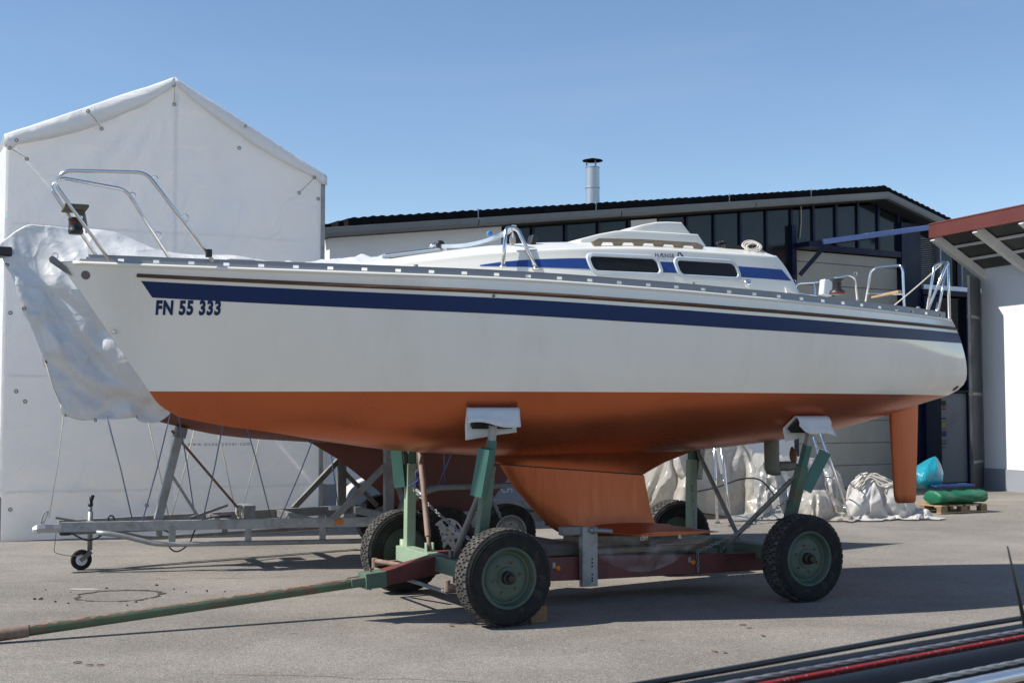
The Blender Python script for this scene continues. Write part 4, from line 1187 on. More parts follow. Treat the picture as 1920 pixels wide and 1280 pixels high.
# ------------------------------------------------------------------ green trailer under the yacht
TA = RAD(26)
trl = thing('yacht_trailer', 'old green and red oxide yacht trailer with four big wheels carrying the white yacht', 'trailer', (-.594, 10.81, 0), TA)
def to_trl(p):             # boat-local point -> trailer-local point
    d = BA - TA; c, s = math.cos(d), math.sin(d); return Vector((p[0] * c - p[1] * s, p[0] * s + p[1] * c, p[2]))
def make_wheel(name, parent, R, W, rim_r, m_rim, blocks=44, bolts=6, spokes=False):
    """wheel on the local y axis, outer face towards -y; origin at the hub"""
    w = thing(name, None, None); w.parent = parent
    h = W / 2
    prof = [(rim_r * .98, -h * .80), (rim_r * 1.04, -h * .93), (rim_r * 1.12, -h * .98), (lerp(rim_r, R, .45), -h * 1.03), (lerp(rim_r, R, .56), -h * 1.04), (lerp(rim_r, R, .58), -h * 1.0), (lerp(rim_r, R, .66), -h * 1.02), (lerp(rim_r, R, .68), -h * .985), (lerp(rim_r, R, .78), -h * .97), (lerp(rim_r, R, .80), -h * .94), (lerp(rim_r, R, .92), -h * .86), (R * .965, -h * .74), (R * .975, -h * .4), (R * .978, 0)]
    prof = prof + [(r, -y) for r, y in reversed(prof[:-1])] + [(rim_r * .93, h * .7), (rim_r * .93, -h * .7)]
    g = MB(); g.lathe(prof, axis='y', n=64, close=True)
    ty = g.build('tyre', RUBBER, w, autos=40)
    g = MB()
    for row, (y0, y1, ph) in enumerate(((-.86, -.50, 0), (-.46, -.16, .5), (-.13, .13, 0), (.16, .46, .5), (.50, .86, 0))):
        for k in range(blocks):
            a = 2 * PI * (k + ph) / blocks; da = 2 * PI / blocks * .36
            vs_ = []
            for rr in (R * .955, R):
                for yy in (y0 * h, y1 * h):
                    for s_ in (-1, 1):
                        ang = a + s_ * da + (.12 * (yy / h) if row in (1, 3) else 0) * .5
                        drop = .045 * R * max(0, abs(yy / h) - .55)
                        vs_.append(((rr - drop) * math.cos(ang), yy, (rr - drop) * math.sin(ang)))
            g.add(vs_, [(0, 1, 3, 2), (4, 6, 7, 5), (0, 4, 5, 1), (2, 3, 7, 6), (0, 2, 6, 4), (1, 5, 7, 3)])
    td = g.build('tread_blocks', TREAD, w); td['kind'] = 'stuff'
    if not spokes:
        g = MB(); g.lathe([(rim_r * 1.03, -h * .90), (rim_r * .985, -h * .97), (rim_r * .94, -h * .93), (rim_r * .90, -h * .72), (rim_r * .86, -h * .42), (rim_r * .80, -h * .36), (rim_r * .72, -h * .48), (rim_r * .55, -h * .52), (rim_r * .36, -h * .50), (rim_r * .34, -h * .58), (.001, -h * .58)], axis='y', n=48, caps=False)
        rm = g.build('rim', m_rim, w, autos=35)
        g = MB(); g.lathe([(rim_r * .95, h * .8), (rim_r * .9, h * .3), (rim_r * .5, h * .1), (.001, h * .1)], axis='y', n=40, caps=False); g.build('rim_back', m_rim, w, autos=35)
        for k in range(bolts):
            a = 2 * PI * (k + .35) / bolts; g = MB()
            g.lathe([(.011, -h * .50), (.011, -h * .64), (.006, -h * .66), (.006, -h * .74), (.001, -h * .74)], c=(rim_r * .50 * math.cos(a), 0, rim_r * .50 * math.sin(a)), axis='y', n=6); g.build('wheel_bolt', RUST, w)
        g = MB(); g.lathe([(rim_r * .22, -h * .5), (rim_r * .22, -h * .95), (rim_r * .19, -h * 1.0), (rim_r * .15, -h * 1.02), (rim_r * .14, -h * 1.35), (rim_r * .11, -h * 1.42), (.001, -h * 1.42)], axis='y', n=20); g.build('hub_cap', mat('greasy_hub', (.035, .028, .024), .5, .3, .4, 12, col2=(.17, .09, .045), c2=.8, c2scale=14, c2edge=(.55, .66)), w, autos=35)
    return w
WR = .378
wz = WR - .004
wheel0 = make_wheel('road_wheel', trl, WR, .215, .232, RIMG)
wheel0.location = (.10, -1.0, wz); wheel0.rotation_euler = (0, RAD(11), RAD(2))
for x, y, rz, ry in ((3.0, -.98, 0, 40), (.06, 1.06, 180 + 2, 75), (3.0, 1.04, 180, 20)):
    c = copy_tree(wheel0, trl); c.location = (x, y, wz); c.rotation_euler = (0, RAD(ry), RAD(rz))
def part(name, m, bevel=.004, parent=trl, **k):
    def f(g): return g.build(name, m, parent, bevel=bevel, **k)
    return f
g = MB(); g.bar((-.02, -.80, .385), (-.02, .0, .385), .13, .13); part('front_axle_beam', GREEN)(g)
g = MB(); g.bar((-.02, .002, .385), (-.02, .84, .385), .13, .13); part('front_axle_beam', GREEN_LIT)(g)  # far half takes the sunlit tone of the green
for y in (-.84, .86):
    g = MB(); g.tube([(.0, y - .10 * (1 if y > 0 else -1), wz), (.0, y + .12 * (1 if y > 0 else -1), wz)], .045, 14); g.tube([(-.0, y, .24), (0, y, .50)], .038, 12); part('stub_axle', GREEN_LIT if y > 0 else GREEN, 0, smooth=True)(g)
for y, s_ in ((.86, 1), (-.84, -1)):
    g = MB(); g.bar((-.0, y, .30), (-.30, y - .03 * s_, .30), .05, .035); g.tube([(-.29, y - .03 * s_, .26), (-.29, y - .03 * s_, .35)], .025, 10); part('steering_arm', RUSTP)(g)
g = MB(); g.tube([(-.29, -.80, .255), (-.29, .80, .255)], .017, 8); part('tie_rod', GALVD, 0, smooth=True)(g)
g = MB(); g.tube([(-.29, .78, .33), (-.12, .25, .32)], .020, 8); part('steering_link', RUSTP, 0, smooth=True)(g)
g = MB(); g.bar((3.0, -.82, wz), (3.0, .88, wz), .12, .12); part('rear_axle_beam', GREEN)(g)
for y in (-.34, .38):
    g = MB(); g.bar((-.02, y, .345), (1.2, y, .315), .09, .19, w2=.09, h2=.20); g.bar((1.2, y, .315), (3.12, y, .275), .09, .20, h2=.155); part('main_beam', OXRED)(g)
for x, zc in ((.42, .33), (1.35, .30), (2.2, .29)):
    g = MB(); g.box((x, .02, zc), (.10, .63, .12)); part('cross_member', OXRED)(g)
g = MB(); g.box((2.55, .02, .345), (.5, .64, .05)); part('rear_platform', GREEN)(g)
for x in (.90, 2.26):
    g = MB(); g.lathe([(.001, -.404), (.02, -.402), (.024, -.392), (.024, -.388)], c=(x, 0, .33 - (x - .9) * .015), axis='y', n=16); o = g.build('side_reflector', AMBER, trl, smooth=True)
    g = MB(); g.box((x - .035, -.387, .355 - (x - .9) * .015), (.03, .006, .05)); part('reflector_bracket', GALV)(g)
# draw gear
def w2t(p):
    r = Vector((p[0] + .594, p[1] - 10.81)); c, s = math.cos(TA), math.sin(TA); return Vector((r.x * c + r.y * s, -r.x * s + r.y * c, p[2]))
p_a = Vector((-.05, .0, .375)); p_b = Vector((-.55, -.035, .290)); p_c = Vector((-.62, -.04, .275)); 
bar1 = w2t((-3.66, 9.22, .058)); end = p_c + (bar1 - p_c) * 1.10
g = MB(); g.bar(p_a, p_b, .15, .15, w2=.13, h2=.12); part('draw_fork', OXRED)(g)
g = MB(); g.bar(p_b + Vector((.02, 0, 0)), p_b + Vector((-.16, -.01, -.012)), .17, .125); part('fork_bracket', GREEN)(g)
for s_ in (-1, 1):
    q = Vector((-.62, -.04, .27)); g = MB(); g.bar(q + Vector((0, s_ * .06, .02)), q + Vector((-.20, s_ * .06, .0)), .015, .06); part('draw_plate', GREEN)(g)
g = MB(); g.tube([(-.64, -.04, .20), (-.64, -.04, .37)], .012, 8); part('draw_pin', RUST, 0)(g)
dirv = (end - p_c).normalized()
DRAW = mat('draw_tube_paint', (.085, .135, .075), .55, 0, .3, 5, col2=(.17, .085, .05), c2=.85, c2scale=9.0, c2edge=(.50, .62), bump=.03)
g = MB(); g.tube([p_c, p_c.lerp(end, .55), p_c.lerp(end, .86)], [.040, .041, .041], 20); part('draw_tube', DRAW, 0, autos=40)(g)
ax_ = (end - p_c).normalized(); rt_ = ax_.cross(Vector((0, 0, 1))).normalized(); up_ = rt_.cross(ax_)
g = MB(); rws = []
for i in range(181):
    c_ = p_c.lerp(end, .005 + .835 * i / 180); lim = 40 + 26 * N(i * .33, 0, 3) + 16 * N(i * 1.3, 4, 1)
    rws.append([c_ + (up_ * math.cos(RAD(a)) + rt_ * math.sin(RAD(a))) * .0422 for a in [lerp(-lim, lim, k / 8) for k in range(9)]])
g.grid(rws); part('worn_tube_top', RUSTP, 0, smooth=True)(g)
g = MB(); g.tube([p_c.lerp(end, .845), p_c.lerp(end, .999)], .047, 20); part('draw_tube_end', RUSTP, 0, autos=40)(g)
g = MB(); g.tube([end + dirv * .05 + Vector((.055 * math.cos(a), .055 * math.sin(a), 0)) for a in [2 * PI * k / 16 for k in range(16)]], .018, 8, closed=True); part('towing_eye', RUST, 0, smooth=True)(g)
# support arms with pads that bear on the hull
def support(bx, bz, foot, near, teal_dir):
    p = hull.y_at(bx, bz); nn = hull.normal(bx, bz)
    if not near: p = mir(p); nn = mir(nn)
    P = to_trl(p + nn * .018); nv = to_trl(nn)
    top = P + nv * .085 + Vector((0, 0, -.045))
    foot = Vector(foot)
    arm_ = thing('support_arm', None, None); arm_.parent = trl
    mid = foot.lerp(top, .74)
    g = MB(); g.bar(foot, mid, .085, .085, up=(1, 0, 0)); g.build('post', GREEN if near else GREEN_LIT, arm_, bevel=.006)
    g = MB(); g.bar(mid - (top - foot) * .06, foot.lerp(top, .92), .062, .062, up=(1, 0, 0)); g.build('inner_post', TEAL, arm_, bevel=.004)
    g = MB(); g.bar(foot.lerp(top, .90), top + Vector((0, 0, .03)), .052, .052, up=(1, 0, 0)); g.build('post_head', GALV, arm_, bevel=.004)
    # open-topped sleeve welded to the post
    a = foot.lerp(top, .56) + Vector(teal_dir[0]); b = foot.lerp(top, .86) + Vector(teal_dir[1])
    ax = (b - a).normalized()
    g = MB(); s_ = .045
    for dx, dy, w_, h_ in ((-s_, 0, .008, .098), (s_, 0, .008, .098), (0, -s_, .082, .008), (0, s_, .082, .008)):
        M3 = ax.to_track_quat('Z', 'Y').to_matrix(); off = M3 @ Vector((dx, dy, 0)); g.box((a + b) / 2 + off, (w_, h_, (b - a).length), M3)
    g.build('sleeve', TEAL, arm_)
    for f in (.62, .84):
        c = a.lerp(b, f); g = MB(); g.tube([c + Vector((-.06, 0, 0)), c + Vector((.06, 0, 0))], .008, 8); g.build('pin', GALV, arm_)
    # pad: steel plate, rubber and folded felt
    M3 = nv.to_track_quat('Z', 'X').to_matrix()
    if abs((M3 @ Vector((1, 0, 0))).z) > abs((M3 @ Vector((0, 1, 0))).z): M3 = M3 @ Matrix.Rotation(RAD(90), 3, 'Z')
    g = MB(); g.box(P + nv * .050, (.32, .15, .02), M3); g.box(P + nv * .07, (.10, .09, .03), M3); pd = g.build('pad_plate', BLACKR, arm_, bevel=.004)
    g = MB(); g.box(P + nv * .022, (.33, .16, .034), M3); g.build('pad_rubber', BLACKR, arm_, bevel=.008)
    # felt cloth: over the pad face, hanging down in front and behind
    ux = M3 @ Vector((1, 0, 0)); uy = M3 @ Vector((0, 1, 0))
    if uy.z < 0: uy = -uy
    if ux.x < 0: ux = -ux
    rows_ = []
    out = Vector((nv.x, nv.y, 0)); out = out.normalized() if out.length > .1 else Vector((0, -1 if near else 1, 0))
    dn = Vector((0, 0, -1)); P_top = P + uy * .088; P_bot = P - uy * .088
    for i in range(19):
        s = lerp(-.205, .205, i / 18); e = abs(s) / .205
        w1 = .010 * N(s * 8, 1, bx) ; w2 = .012 * N(s * 7, 4, bx + 3)
        lo = .078 + .02 * s / .205 + .012 * math.sin(s * 17 + bx)
        pts = [P_bot + dn * (.075 - .03 * s / .205) + nv * (.012 + w2) + out * (.02 * e * e), P_bot + dn * .03 + nv * (.004 + w2 * .5), P_bot + nv * .0, P + nv * -.004, P_top + nv * -.002,
               P_top + uy * .012 + nv * .03, P_top + uy * .008 + nv * .068, P_top + uy * -.004 + nv * .082 + dn * .015, P_top + nv * .090 + dn * (lo * .5) + out * (.012 + w1), P_top + nv * .092 + dn * lo + out * (.024 + w1 * 1.6 + .02 * e**4)]
        rows_.append([p + ux * s for p in pts])
    g = MB(); g.grid(rows_); g.build('pad_cloth', FELT, arm_, smooth=True, solid=.004)
    return arm_, foot, top
a1, f1, t1 = support(.10, 1.615, (.0, -.74, .42), True, ((-.085, -.04, -.04), (-.055, -.04, .0)))
a2, f2, t2 = support(3.05, 1.565, (2.98, -.72, .40), True, ((.075, -.02, -.03), (.20, -.02, .0)))
a3, f3, t3 = support(.05, 1.56, (.02, .78, .40), False, ((-.075, .04, -.02), (-.12, .04, .03)))
a4, f4, t4 = support(3.05, 1.565, (3.0, .74, .38), False, ((.06, .02, 0), (.1, .02, .02)))
def brace(a, b, m, r=.024, parent=trl):
    a, b = Vector(a), Vector(b); g = MB(); g.tube([a, a.lerp(b, .06), a.lerp(b, .061), a.lerp(b, .88), a.lerp(b, .881), b], [r * .6, r * .6, r, r, r * .65, r * .65], 14); o = g.build('brace_tube', m, parent, autos=40)
    return o
brace(f1.lerp(t1, .60) + Vector((-.02, .02, 0)), (.0, -.26, .45), GALVD, .026)
brace(f3.lerp(t3, .93) + Vector((.06, -.05, 0)), (.0, .26, .46), RUSTP, .026)
brace(f2.lerp(t2, .66) + Vector((-.03, .02, 0)), (2.60, -.35, .40), GALVD, .022)
brace(f4.lerp(t4, .85) + Vector((.03, -.03, 0)), (3.28, .28, .36), GALVD, .022)
for x, y, z in ((.0, -.26, .46), (.0, .26, .47), (2.60, -.35, .385), (3.28, .28, .34)):
    g = MB()
    for s_ in (-1, 1): g.box((x + .03 * s_, y, z), (.012, .05, .11))
    part('brace_lug', GREEN_LIT if y > 0 and x < 1 else GREEN)(g)
g = MB(); g.bar((2.0 + 1.0 - .35, -.37, .40), (2.65, -.37, .47), .07, .07); part('beam_bracket', GREEN)(g)
g = MB(); g.bar((3.28, .3, .30), (2.9, .3, .33), .07, .06); part('rear_stay_foot', OXRED)(g)
# perforated strip and blue tie on the far front arm
g = MB(); g.bar(f3.lerp(t3, .66) + Vector((.07, -.05, 0)), f3.lerp(t3, .96) + Vector((.05, -.05, 0)), .008, .045, up=(1, 0, 0)); part('perforated_strip', GALV)(g)
for k in range(6):
    c = f3.lerp(t3, .69 + .045 * k) + Vector((.068, -.057, 0)); g = MB(); g.lathe([(.010, -.006), (.010, .006)], c=c, axis='y', n=10); part('strip_hole', BLACK, 0)(g)
c = f3.lerp(t3, .60) + Vector((.05, -.08, 0))
g = MB(); g.tube(smooth_path([c + Vector((-.10, 0, -.05)), c + Vector((-.01, 0, .0)), c + Vector((.02, 0, .06)), c + Vector((.0, 0, .10)), c + Vector((-.03, 0, .06)), c + Vector((.0, 0, -.01)), c + Vector((.045, 0, -.11))], 6), .005, 6); g.tube([c + Vector((0, 0, -.01)), c + Vector((.03, 0, -.12))], .005, 6)
part('blue_tie', mat('bright_blue_cord', (.06, .10, .38), .6), 0, smooth=True)(g)
def chain(p, q, sag, link=.040, r=.0042, m=GALV, extra=None):
    p, q = Vector(p), Vector(q); L = (q - p).length + sag; n = max(3, int(L / (link * .80))); g = MB()
    pts = [p.lerp(q, i / n) + Vector((0, 0, -4 * sag * (i / n) * (1 - i / n))) for i in range(n + 1)]
    if extra:
        e = Vector(extra); k = max(2, int((e - q).length / (link * .8))); pts += [q.lerp(e, i / k) for i in range(1, k + 1)]
    for i in range(len(pts) - 1):
        c = (pts[i] + pts[i + 1]) / 2; t = (pts[i + 1] - pts[i]).normalized()
        s = t.cross(Vector((0, 0, 1))); s = Vector((0, 1, 0)) if s.length < .05 else s.normalized()
        if i % 2: s = t.cross(s).normalized()
        g.tube([c + t * link * .52 * math.cos(a) + s * link * .30 * math.sin(a) for a in [2 * PI * k / 10 for k in range(10)]], r, 5, closed=True)
    return g.build('chain', m, trl, smooth=True)
chain(f3.lerp(t3, .55), (.30, -.20, .50), .03)
chain(f1.lerp(t1, .52) + Vector((.05, 0, 0)), (.55, -.38, .44), .02)
chain(f2.lerp(t2, .50), (2.30, -.40, .405), .04, extra=(2.305, -.40, .22))
chain(f4.lerp(t4, .55), (2.75, .30, .42), .02)
g = MB(); tb = f3.lerp(t3, .55); g.tube([tb + Vector((.02, -.10, -.03)), tb + Vector((.05, -.24, -.09))], .016, 8); part('turnbuckle', GALV, 0, smooth=True)(g)
# galvanised keel stop with its clamp tube
g = MB(); g.box((1.17, -.46, .42), (.15, .006, .50)); g.box((1.098, -.435, .42), (.006, .056, .50)); g.box((1.242, -.435, .42), (.006, .056, .50)); ks = part('keel_stop', GALV, .003)(g)
for z in (.24, .27, .37, .40, .22, .34):
    g = MB(); g.lathe([(.008, -.4665), (.008, -.4635)], c=(1.19, 0, z), axis='y', n=10); g.build('stop_hole', BLACK, ks)
g = MB(); g.tube([(1.16, -.47, .645), (1.36, -.50, .63)], .022, 12); g.lathe([(.034, 1.19), (.034, 1.20)], c=(0, -.475, .643), axis='x', n=14); g.build('clamp_tube', GALV, ks, autos=40)
g = MB(); g.box((1.02, -.40, .64), (.20, .09, .075)); g.build('clamp_jaw', GALVD, ks, bevel=.01)
g = MB(); g.bar((1.17, -.43, .25), (1.17, -.385, .25), .12, .05); g.build('stop_foot', GALVD, ks)
# timbers under the keel and plastic film caught between
def timber(name, label, c, d, rz=0, m=WOOD):
    g = MB(); g.box((0, 0, 0), d); o = g.build(name, m, bevel=.006)
    cw = Vector((c[0] * math.cos(TA) - c[1] * math.sin(TA) - .594, c[0] * math.sin(TA) + c[1] * math.cos(TA) + 10.81, c[2])); o.location = cw; o.rotation_euler = (0, 0, TA + rz)
    return tag(o, label, 'timber', 'timbers packed under the keel')
timber('keel_timber', 'grey timber block under the front of the keel, behind the front wheel', (.95, .10, .475), (.28, .86, .10), .05, mat('grey_timber', (.12, .105, .09), .85, 0, .3, 4, streak=(2, 12, 12), bump=.05))
timber('keel_timber', 'long brown plank lying along the trailer under the keel wing', (1.72, -.20, .438), (1.5, .22, .045), -.02, WOOD)
timber('keel_timber', 'pale sawn timber block under the rear of the keel wing', (2.20, -.12, .445), (.52, .34, .06), .0, WOODL)
timber('keel_timber', 'thick brown packing block directly below the keel, behind the metal stop', (1.55, -.0, .512), (.62, .30, .098), .0, WOOD)
FILM = bpy.data.materials.new('clear_film'); FILM.use_nodes = True
nt = FILM.node_tree; b_ = nt.nodes['Principled BSDF']; b_.inputs['Base Color'].default_value = (.85, .86, .88, 1); b_.inputs['Roughness'].default_value = .18; b_.inputs['Alpha'].default_value = .16
nzf = nt.nodes.new('ShaderNodeTexNoise'); nzf.inputs['Scale'].default_value = 7; nzf.inputs['Detail'].default_value = 5; tcf = nt.nodes.new('ShaderNodeTexCoord'); nt.links.new(tcf.outputs['Object'], nzf.inputs['Vector'])
mr = nt.nodes.new('ShaderNodeMapRange'); mr.inputs[1].default_value = .4; mr.inputs[2].default_value = .8; mr.inputs[3].default_value = .05; mr.inputs[4].default_value = .26; nt.links.new(nzf.outputs[0], mr.inputs[0]); nt.links.new(mr.outputs[0], b_.inputs['Alpha'])
g = MB(); rws = []
for i in range(31):
    row = []
    for j in range(17):
        s = i / 30; v = j / 16; x = lerp(1.05, 2.42, s)
        zb = .50 - .24 * math.sin(PI * clamp(s * 1.02))**1.2
        row.append((x + .02 * N(s * 6, v * 4, 1), -.42 - .04 * math.sin(PI * v) + .03 * fbm(s * 5, v * 4, 2), lerp(.585 - .03 * s, zb, v)))
    rws.append(row)
g.grid(rws); film = g.build('plastic_film', FILM, smooth=True); film.location = trl.location; film.rotation_euler = trl.rotation_euler
tag(film, 'clear plastic film hanging in a swag below the keel wing', 'plastic film')
g = MB(); g.box((0, 0, .065), (.15, .17, .13)); ch = g.build('wheel_chock', mat('chock_timber', (.26, .15, .075), .85, 0, .3, 5, streak=(8, 2, 8), bump=.06), bevel=.008)
ch.location = (.17, 10.16, 0); ch.rotation_euler = (0, 0, RAD(30)); tag(ch, 'brown wooden block chocking the nearest front wheel', 'wood block')
# ------------------------------------------------------------------ covered boat on a galvanised trailer, behind the bow
O2, A2 = (-4.9, 13.1, 0), RAD(25)
b2 = thing('covered_boat', 'second boat with dull red brown bottom under a silver tarpaulin, behind the yacht', 'boat', O2, A2)
hull2 = Hull(-.12, 7.6, [(0, .02), (.06, .24), (.14, .52), (.25, .85), (.4, 1.15), (.6, 1.28), (.8, 1.15), (1, .8)], [(0, 3.10), (.3, 3.0), (1, 2.85)],
             [(0, 1.60), (.06, 1.545), (.14, 1.47), (.24, 1.385), (.36, 1.32), (.5, 1.27), (.7, 1.30), (.88, 1.5), (1, 1.8)],
             lambda z: -.12 + (3.1 - z) * .68 if z > 1.75 else -.12 + 1.35 * .68 + (1.75 - z) * 1.5, .34, lambda d: .2 * clamp(d / .6))
R2 = hull2.rows([.0, .01, .03] + [.05 + .025 * k for k in range(39)], 1.95, 8, 14)
g = MB(); two_sided(g, [r[0] for r in R2]); g.build('topsides', GEL, b2, autos=50)
g = MB(); two_sided(g, [r[1] for r in R2]); g.build('underbody', REDBROWN, b2, autos=50)
g = MB(); g.rings([foil_ring(*l) for l in [((2.75, 1.36), (6.3, 1.36), .26), ((2.95, 1.28), (6.0, 1.25), .17), ((3.22, 1.12), (5.6, 1.1), .12), ((3.45, .95), (5.4, .9), .115), ((3.72, .74), (5.2, .66), .11), ((3.85, .60), (5.1, .50), .10), ((4.0, .52), (5.05, .46), .06)]]); g.build('keel', REDBROWN, b2, autos=50)
g = MB(); g.box((-.48, 0, 3.26), (.5, .22, .10)); g.build('bow_platform', BLACK, b2, bevel=.02)
# tarpaulin: ridge, shoulders over the gunwale and a hem tied down along the hull
TARP = sheet_mat('silver_tarp', (.84, .835, .82), .22, .28, .08, 1.6, bump=.5, bscale=7, dist=.02, fine=90, gloss=.7, crease=.045, crscale=3.2)
RZ = [(-.36, 3.33), (-.1, 3.50), (.05, 3.575), (.8, 3.555), (.95, 3.52), (1.2, 3.385), (1.5, 3.33), (2.0, 3.36), (2.6, 3.31), (3.4, 3.36), (4.4, 3.34)]
def xfront(z): return -.37 + (3.34 - z) * .385
g = MB(); rws = []
NS, NV = 92, 72
for i in range(NS + 1):
    s = (i / NS)**1.25; row = []
    for j in range(NV + 1):
        v = abs(2 * j / NV - 1); sd = -1 if j < NV / 2 else 1
        xr = lerp(-.36, 4.4, s); zr = table(xr, RZ)
        zg = 2.98; hem = table(xr, [(-.36, 1.60), (.3, 1.57), (.7, 1.60), (1.0, 1.69), (1.3, 1.71), (4.4, 1.68)])
        if v < .36:
            q = v / .36; z = lerp(zr, zg, q**1.25)
        else:
            q = (v - .36) / .64; z = lerp(zg, hem, q)
        x = lerp(xfront(z), 4.4, s)
        t2 = clamp((x + .12) / 7.7)
        if v < .36:
            hb = hull2.at(clamp((x + .12 - .05) / 7.7), zg).y; y = abs(hb) * (q**.8) + .07 * q
        else:
            hb = abs(hull2.y_at(max(x, hull2.stemx(z) + .001), max(z, 1.6)).y); y = hb + .075
        y = max(y, .13 * min(1, v / .36))
        # drape folds: vertical on the flank, fanning below the ridge
        fol = ridge(x * 2.2 + .3 * z, sd * 3, z * .55, 1.15, 3)
        fol2 = fbm(x * 2, sd, z * 2, 1.3, 3)
        amp = (.05 * clamp(v * 2.2)) * (.45 + .55 * clamp((z - 1.9) / .8))
        cr_ = crumple(x * 1.0, sd * 2, z * .75, 1.7) * clamp(v * 2.5)
        y += .05 * clamp(v * 2.5) + .10 * cr_ + .045 * crumple(x * .8, sd * 5, z * 1.2, 3.4) * clamp(v * 2.5) + .012 * crumple(x, sd * 3, z, 7.0) * clamp(v * 2.5)
        y += amp * fol + .035 * fol2 * clamp(v * 2)
        z += .02 * fol2 * (1 if v < .36 else .4) + (.025 * math.sin(x * 9.0) * clamp((v - .85) / .15))
        if v > .92: y += .03 * (v - .92) / .08
        row.append((x, sd * y, z))
    rws.append(row)
flat = [p for r in rws for p in r]; W_ = NV + 1
fcs = [(i * W_ + k, i * W_ + k + 1, (i + 1) * W_ + k + 1, (i + 1) * W_ + k) for i in range(NS) for k in range(NV)]
pins = set()
for i in range(0, NS + 1):
    pins.add(i * W_ + NV // 2)
    if i % 11 == 0: pins |= {i * W_, i * W_ + NV}
    if i == NS: pins |= {i * W_ + k for k in range(W_)}
for k in range(0, W_, 9): pins.add(k)
h2v, h2f = [], []
for sgn in (1, -1):
    o_ = len(h2v); rr_ = [[Vector((p.x, p.y * sgn, p.z)) for p in r[0] + r[1][1:]] for r in R2]; n_ = len(rr_[0])
    h2v += [p for r in rr_ for p in r]; h2f += [(o_ + i * n_ + k, o_ + i * n_ + k + 1, o_ + (i + 1) * n_ + k + 1, o_ + (i + 1) * n_ + k) for i in range(len(rr_) - 1) for k in range(n_ - 1)]
co = settle('silver_tarpaulin', flat, fcs, [(h2v, h2f)], 22, pins, bend=.12, ground=False)
rws = [[tuple(co[i * W_ + k]) for k in range(W_)] for i in range(NS + 1)]
g.grid(rws)
tarp = g.build('silver_tarpaulin', TARP, smooth=True, solid=.004, sub=1); tarp.location = O2; tarp.rotation_euler = (0, 0, A2)
tag(tarp, 'creased silver grey tarpaulin tied over the bow of the second boat', 'tarpaulin')
def on_tarp(i, j, off=.012):
    a = Vector(rws[i][j]); b = Vector(rws[min(NS, i + 1)][j]); c = Vector(rws[i][min(NV, j + 1)]); n_ = (b - a).cross(c - a)
    n_ = n_.normalized() if n_.length > 1e-9 else Vector((0, -1, 0))
    if n_.y > 0: n_ = -n_
    return a, n_
for i, j in ((0, 0), (11, 0), (22, 0), (0, 9), (0, 18), (0, 27), (33, 0)):
    p, nn = on_tarp(i, j); q = nn.to_track_quat('Z', 'Y').to_matrix()
    g = MB(); g.lathe([(.009, .002), (.020, .002), (.022, .007), (.018, .010), (.010, .008)], c=p + nn * .004, n=14, M=q, close=True); g.build('eyelet', GALVD, tarp, smooth=True)
# sewn bands across the flank
for jj in (10, 17, 22):
    g = MB(); rw = [[], []]
    for i in range(0, 60):
        for q, dj in ((0, 0), (1, 1)):
            p, nn = on_tarp(i, jj + dj); rw[q].append(p + nn * .006)
    rr = []
    for a, b in zip(*rw):
        m_ = (a + b) / 2; d_ = (b - a); d_ = d_.normalized() * .025 if d_.length > 1e-6 else Vector((0, 0, .02)); rr.append((m_ - d_, m_ + d_))
    g.grid([[p[0] for p in rr], [p[1] for p in rr]]); g.build('sewn_band', TARP, tarp, smooth=True)
ROPES = [('w', (0.28, -0.20, 1.6), (0.18, 0.0, 0.56)), ('b', (0.68, -0.38, 1.6), (0.98, -0.15, 0.54)), ('w', (1.16, 0.3, 1.70), (1.43, 0.3, 0.52)), ('b', (1.31, -0.5, 1.69), (1.04, -0.3, 0.43)),
         ('b', (1.36, -0.5, 1.69), (1.73, 0.36, 0.47)), ('w', (1.80, 0.55, 1.68), (1.48, 0.35, 0.52)), ('b', (1.84, -0.62, 1.68), (1.63, -0.45, 0.43)), ('w', (1.95, 0.6, 1.68), (2.2, 0.5, 0.55)),
         ('b', (2.0, -0.62, 1.68), (2.61, 0.5, 0.45)), ('w', (2.60, 0.75, 1.68), (2.29, 0.5, 0.55)), ('b', (2.85, -0.8, 1.68), (2.39, -0.60, 0.42)), ('b', (3.32, 0.85, 1.68), (3.47, 0.7, 0.52)),
         ('b', (4.05, -1.08, 1.68), (4.14, -1.0, 0.83)), ('b', (4.38, -1.1, 1.68), (4.05, -1.0, 0.83))]
for c, a, b in ROPES:
    g = MB(); a, b = Vector(a), Vector(b); g.tube([a, a.lerp(b, .5) + Vector((.01, 0, -.004)), b], .0065 if c == 'b' else .0055, 6); g.build('tie_rope', ROPEB if c == 'b' else ROPEW, tarp, smooth=True)
p, _ = on_tarp(0, 9); p2, _ = on_tarp(0, 0); g = MB(); g.tube([p, p.lerp(p2, .5) + Vector((-.02, -.02, 0)), p2], .005, 6); g.build('tie_rope', ROPEW, tarp, smooth=True)

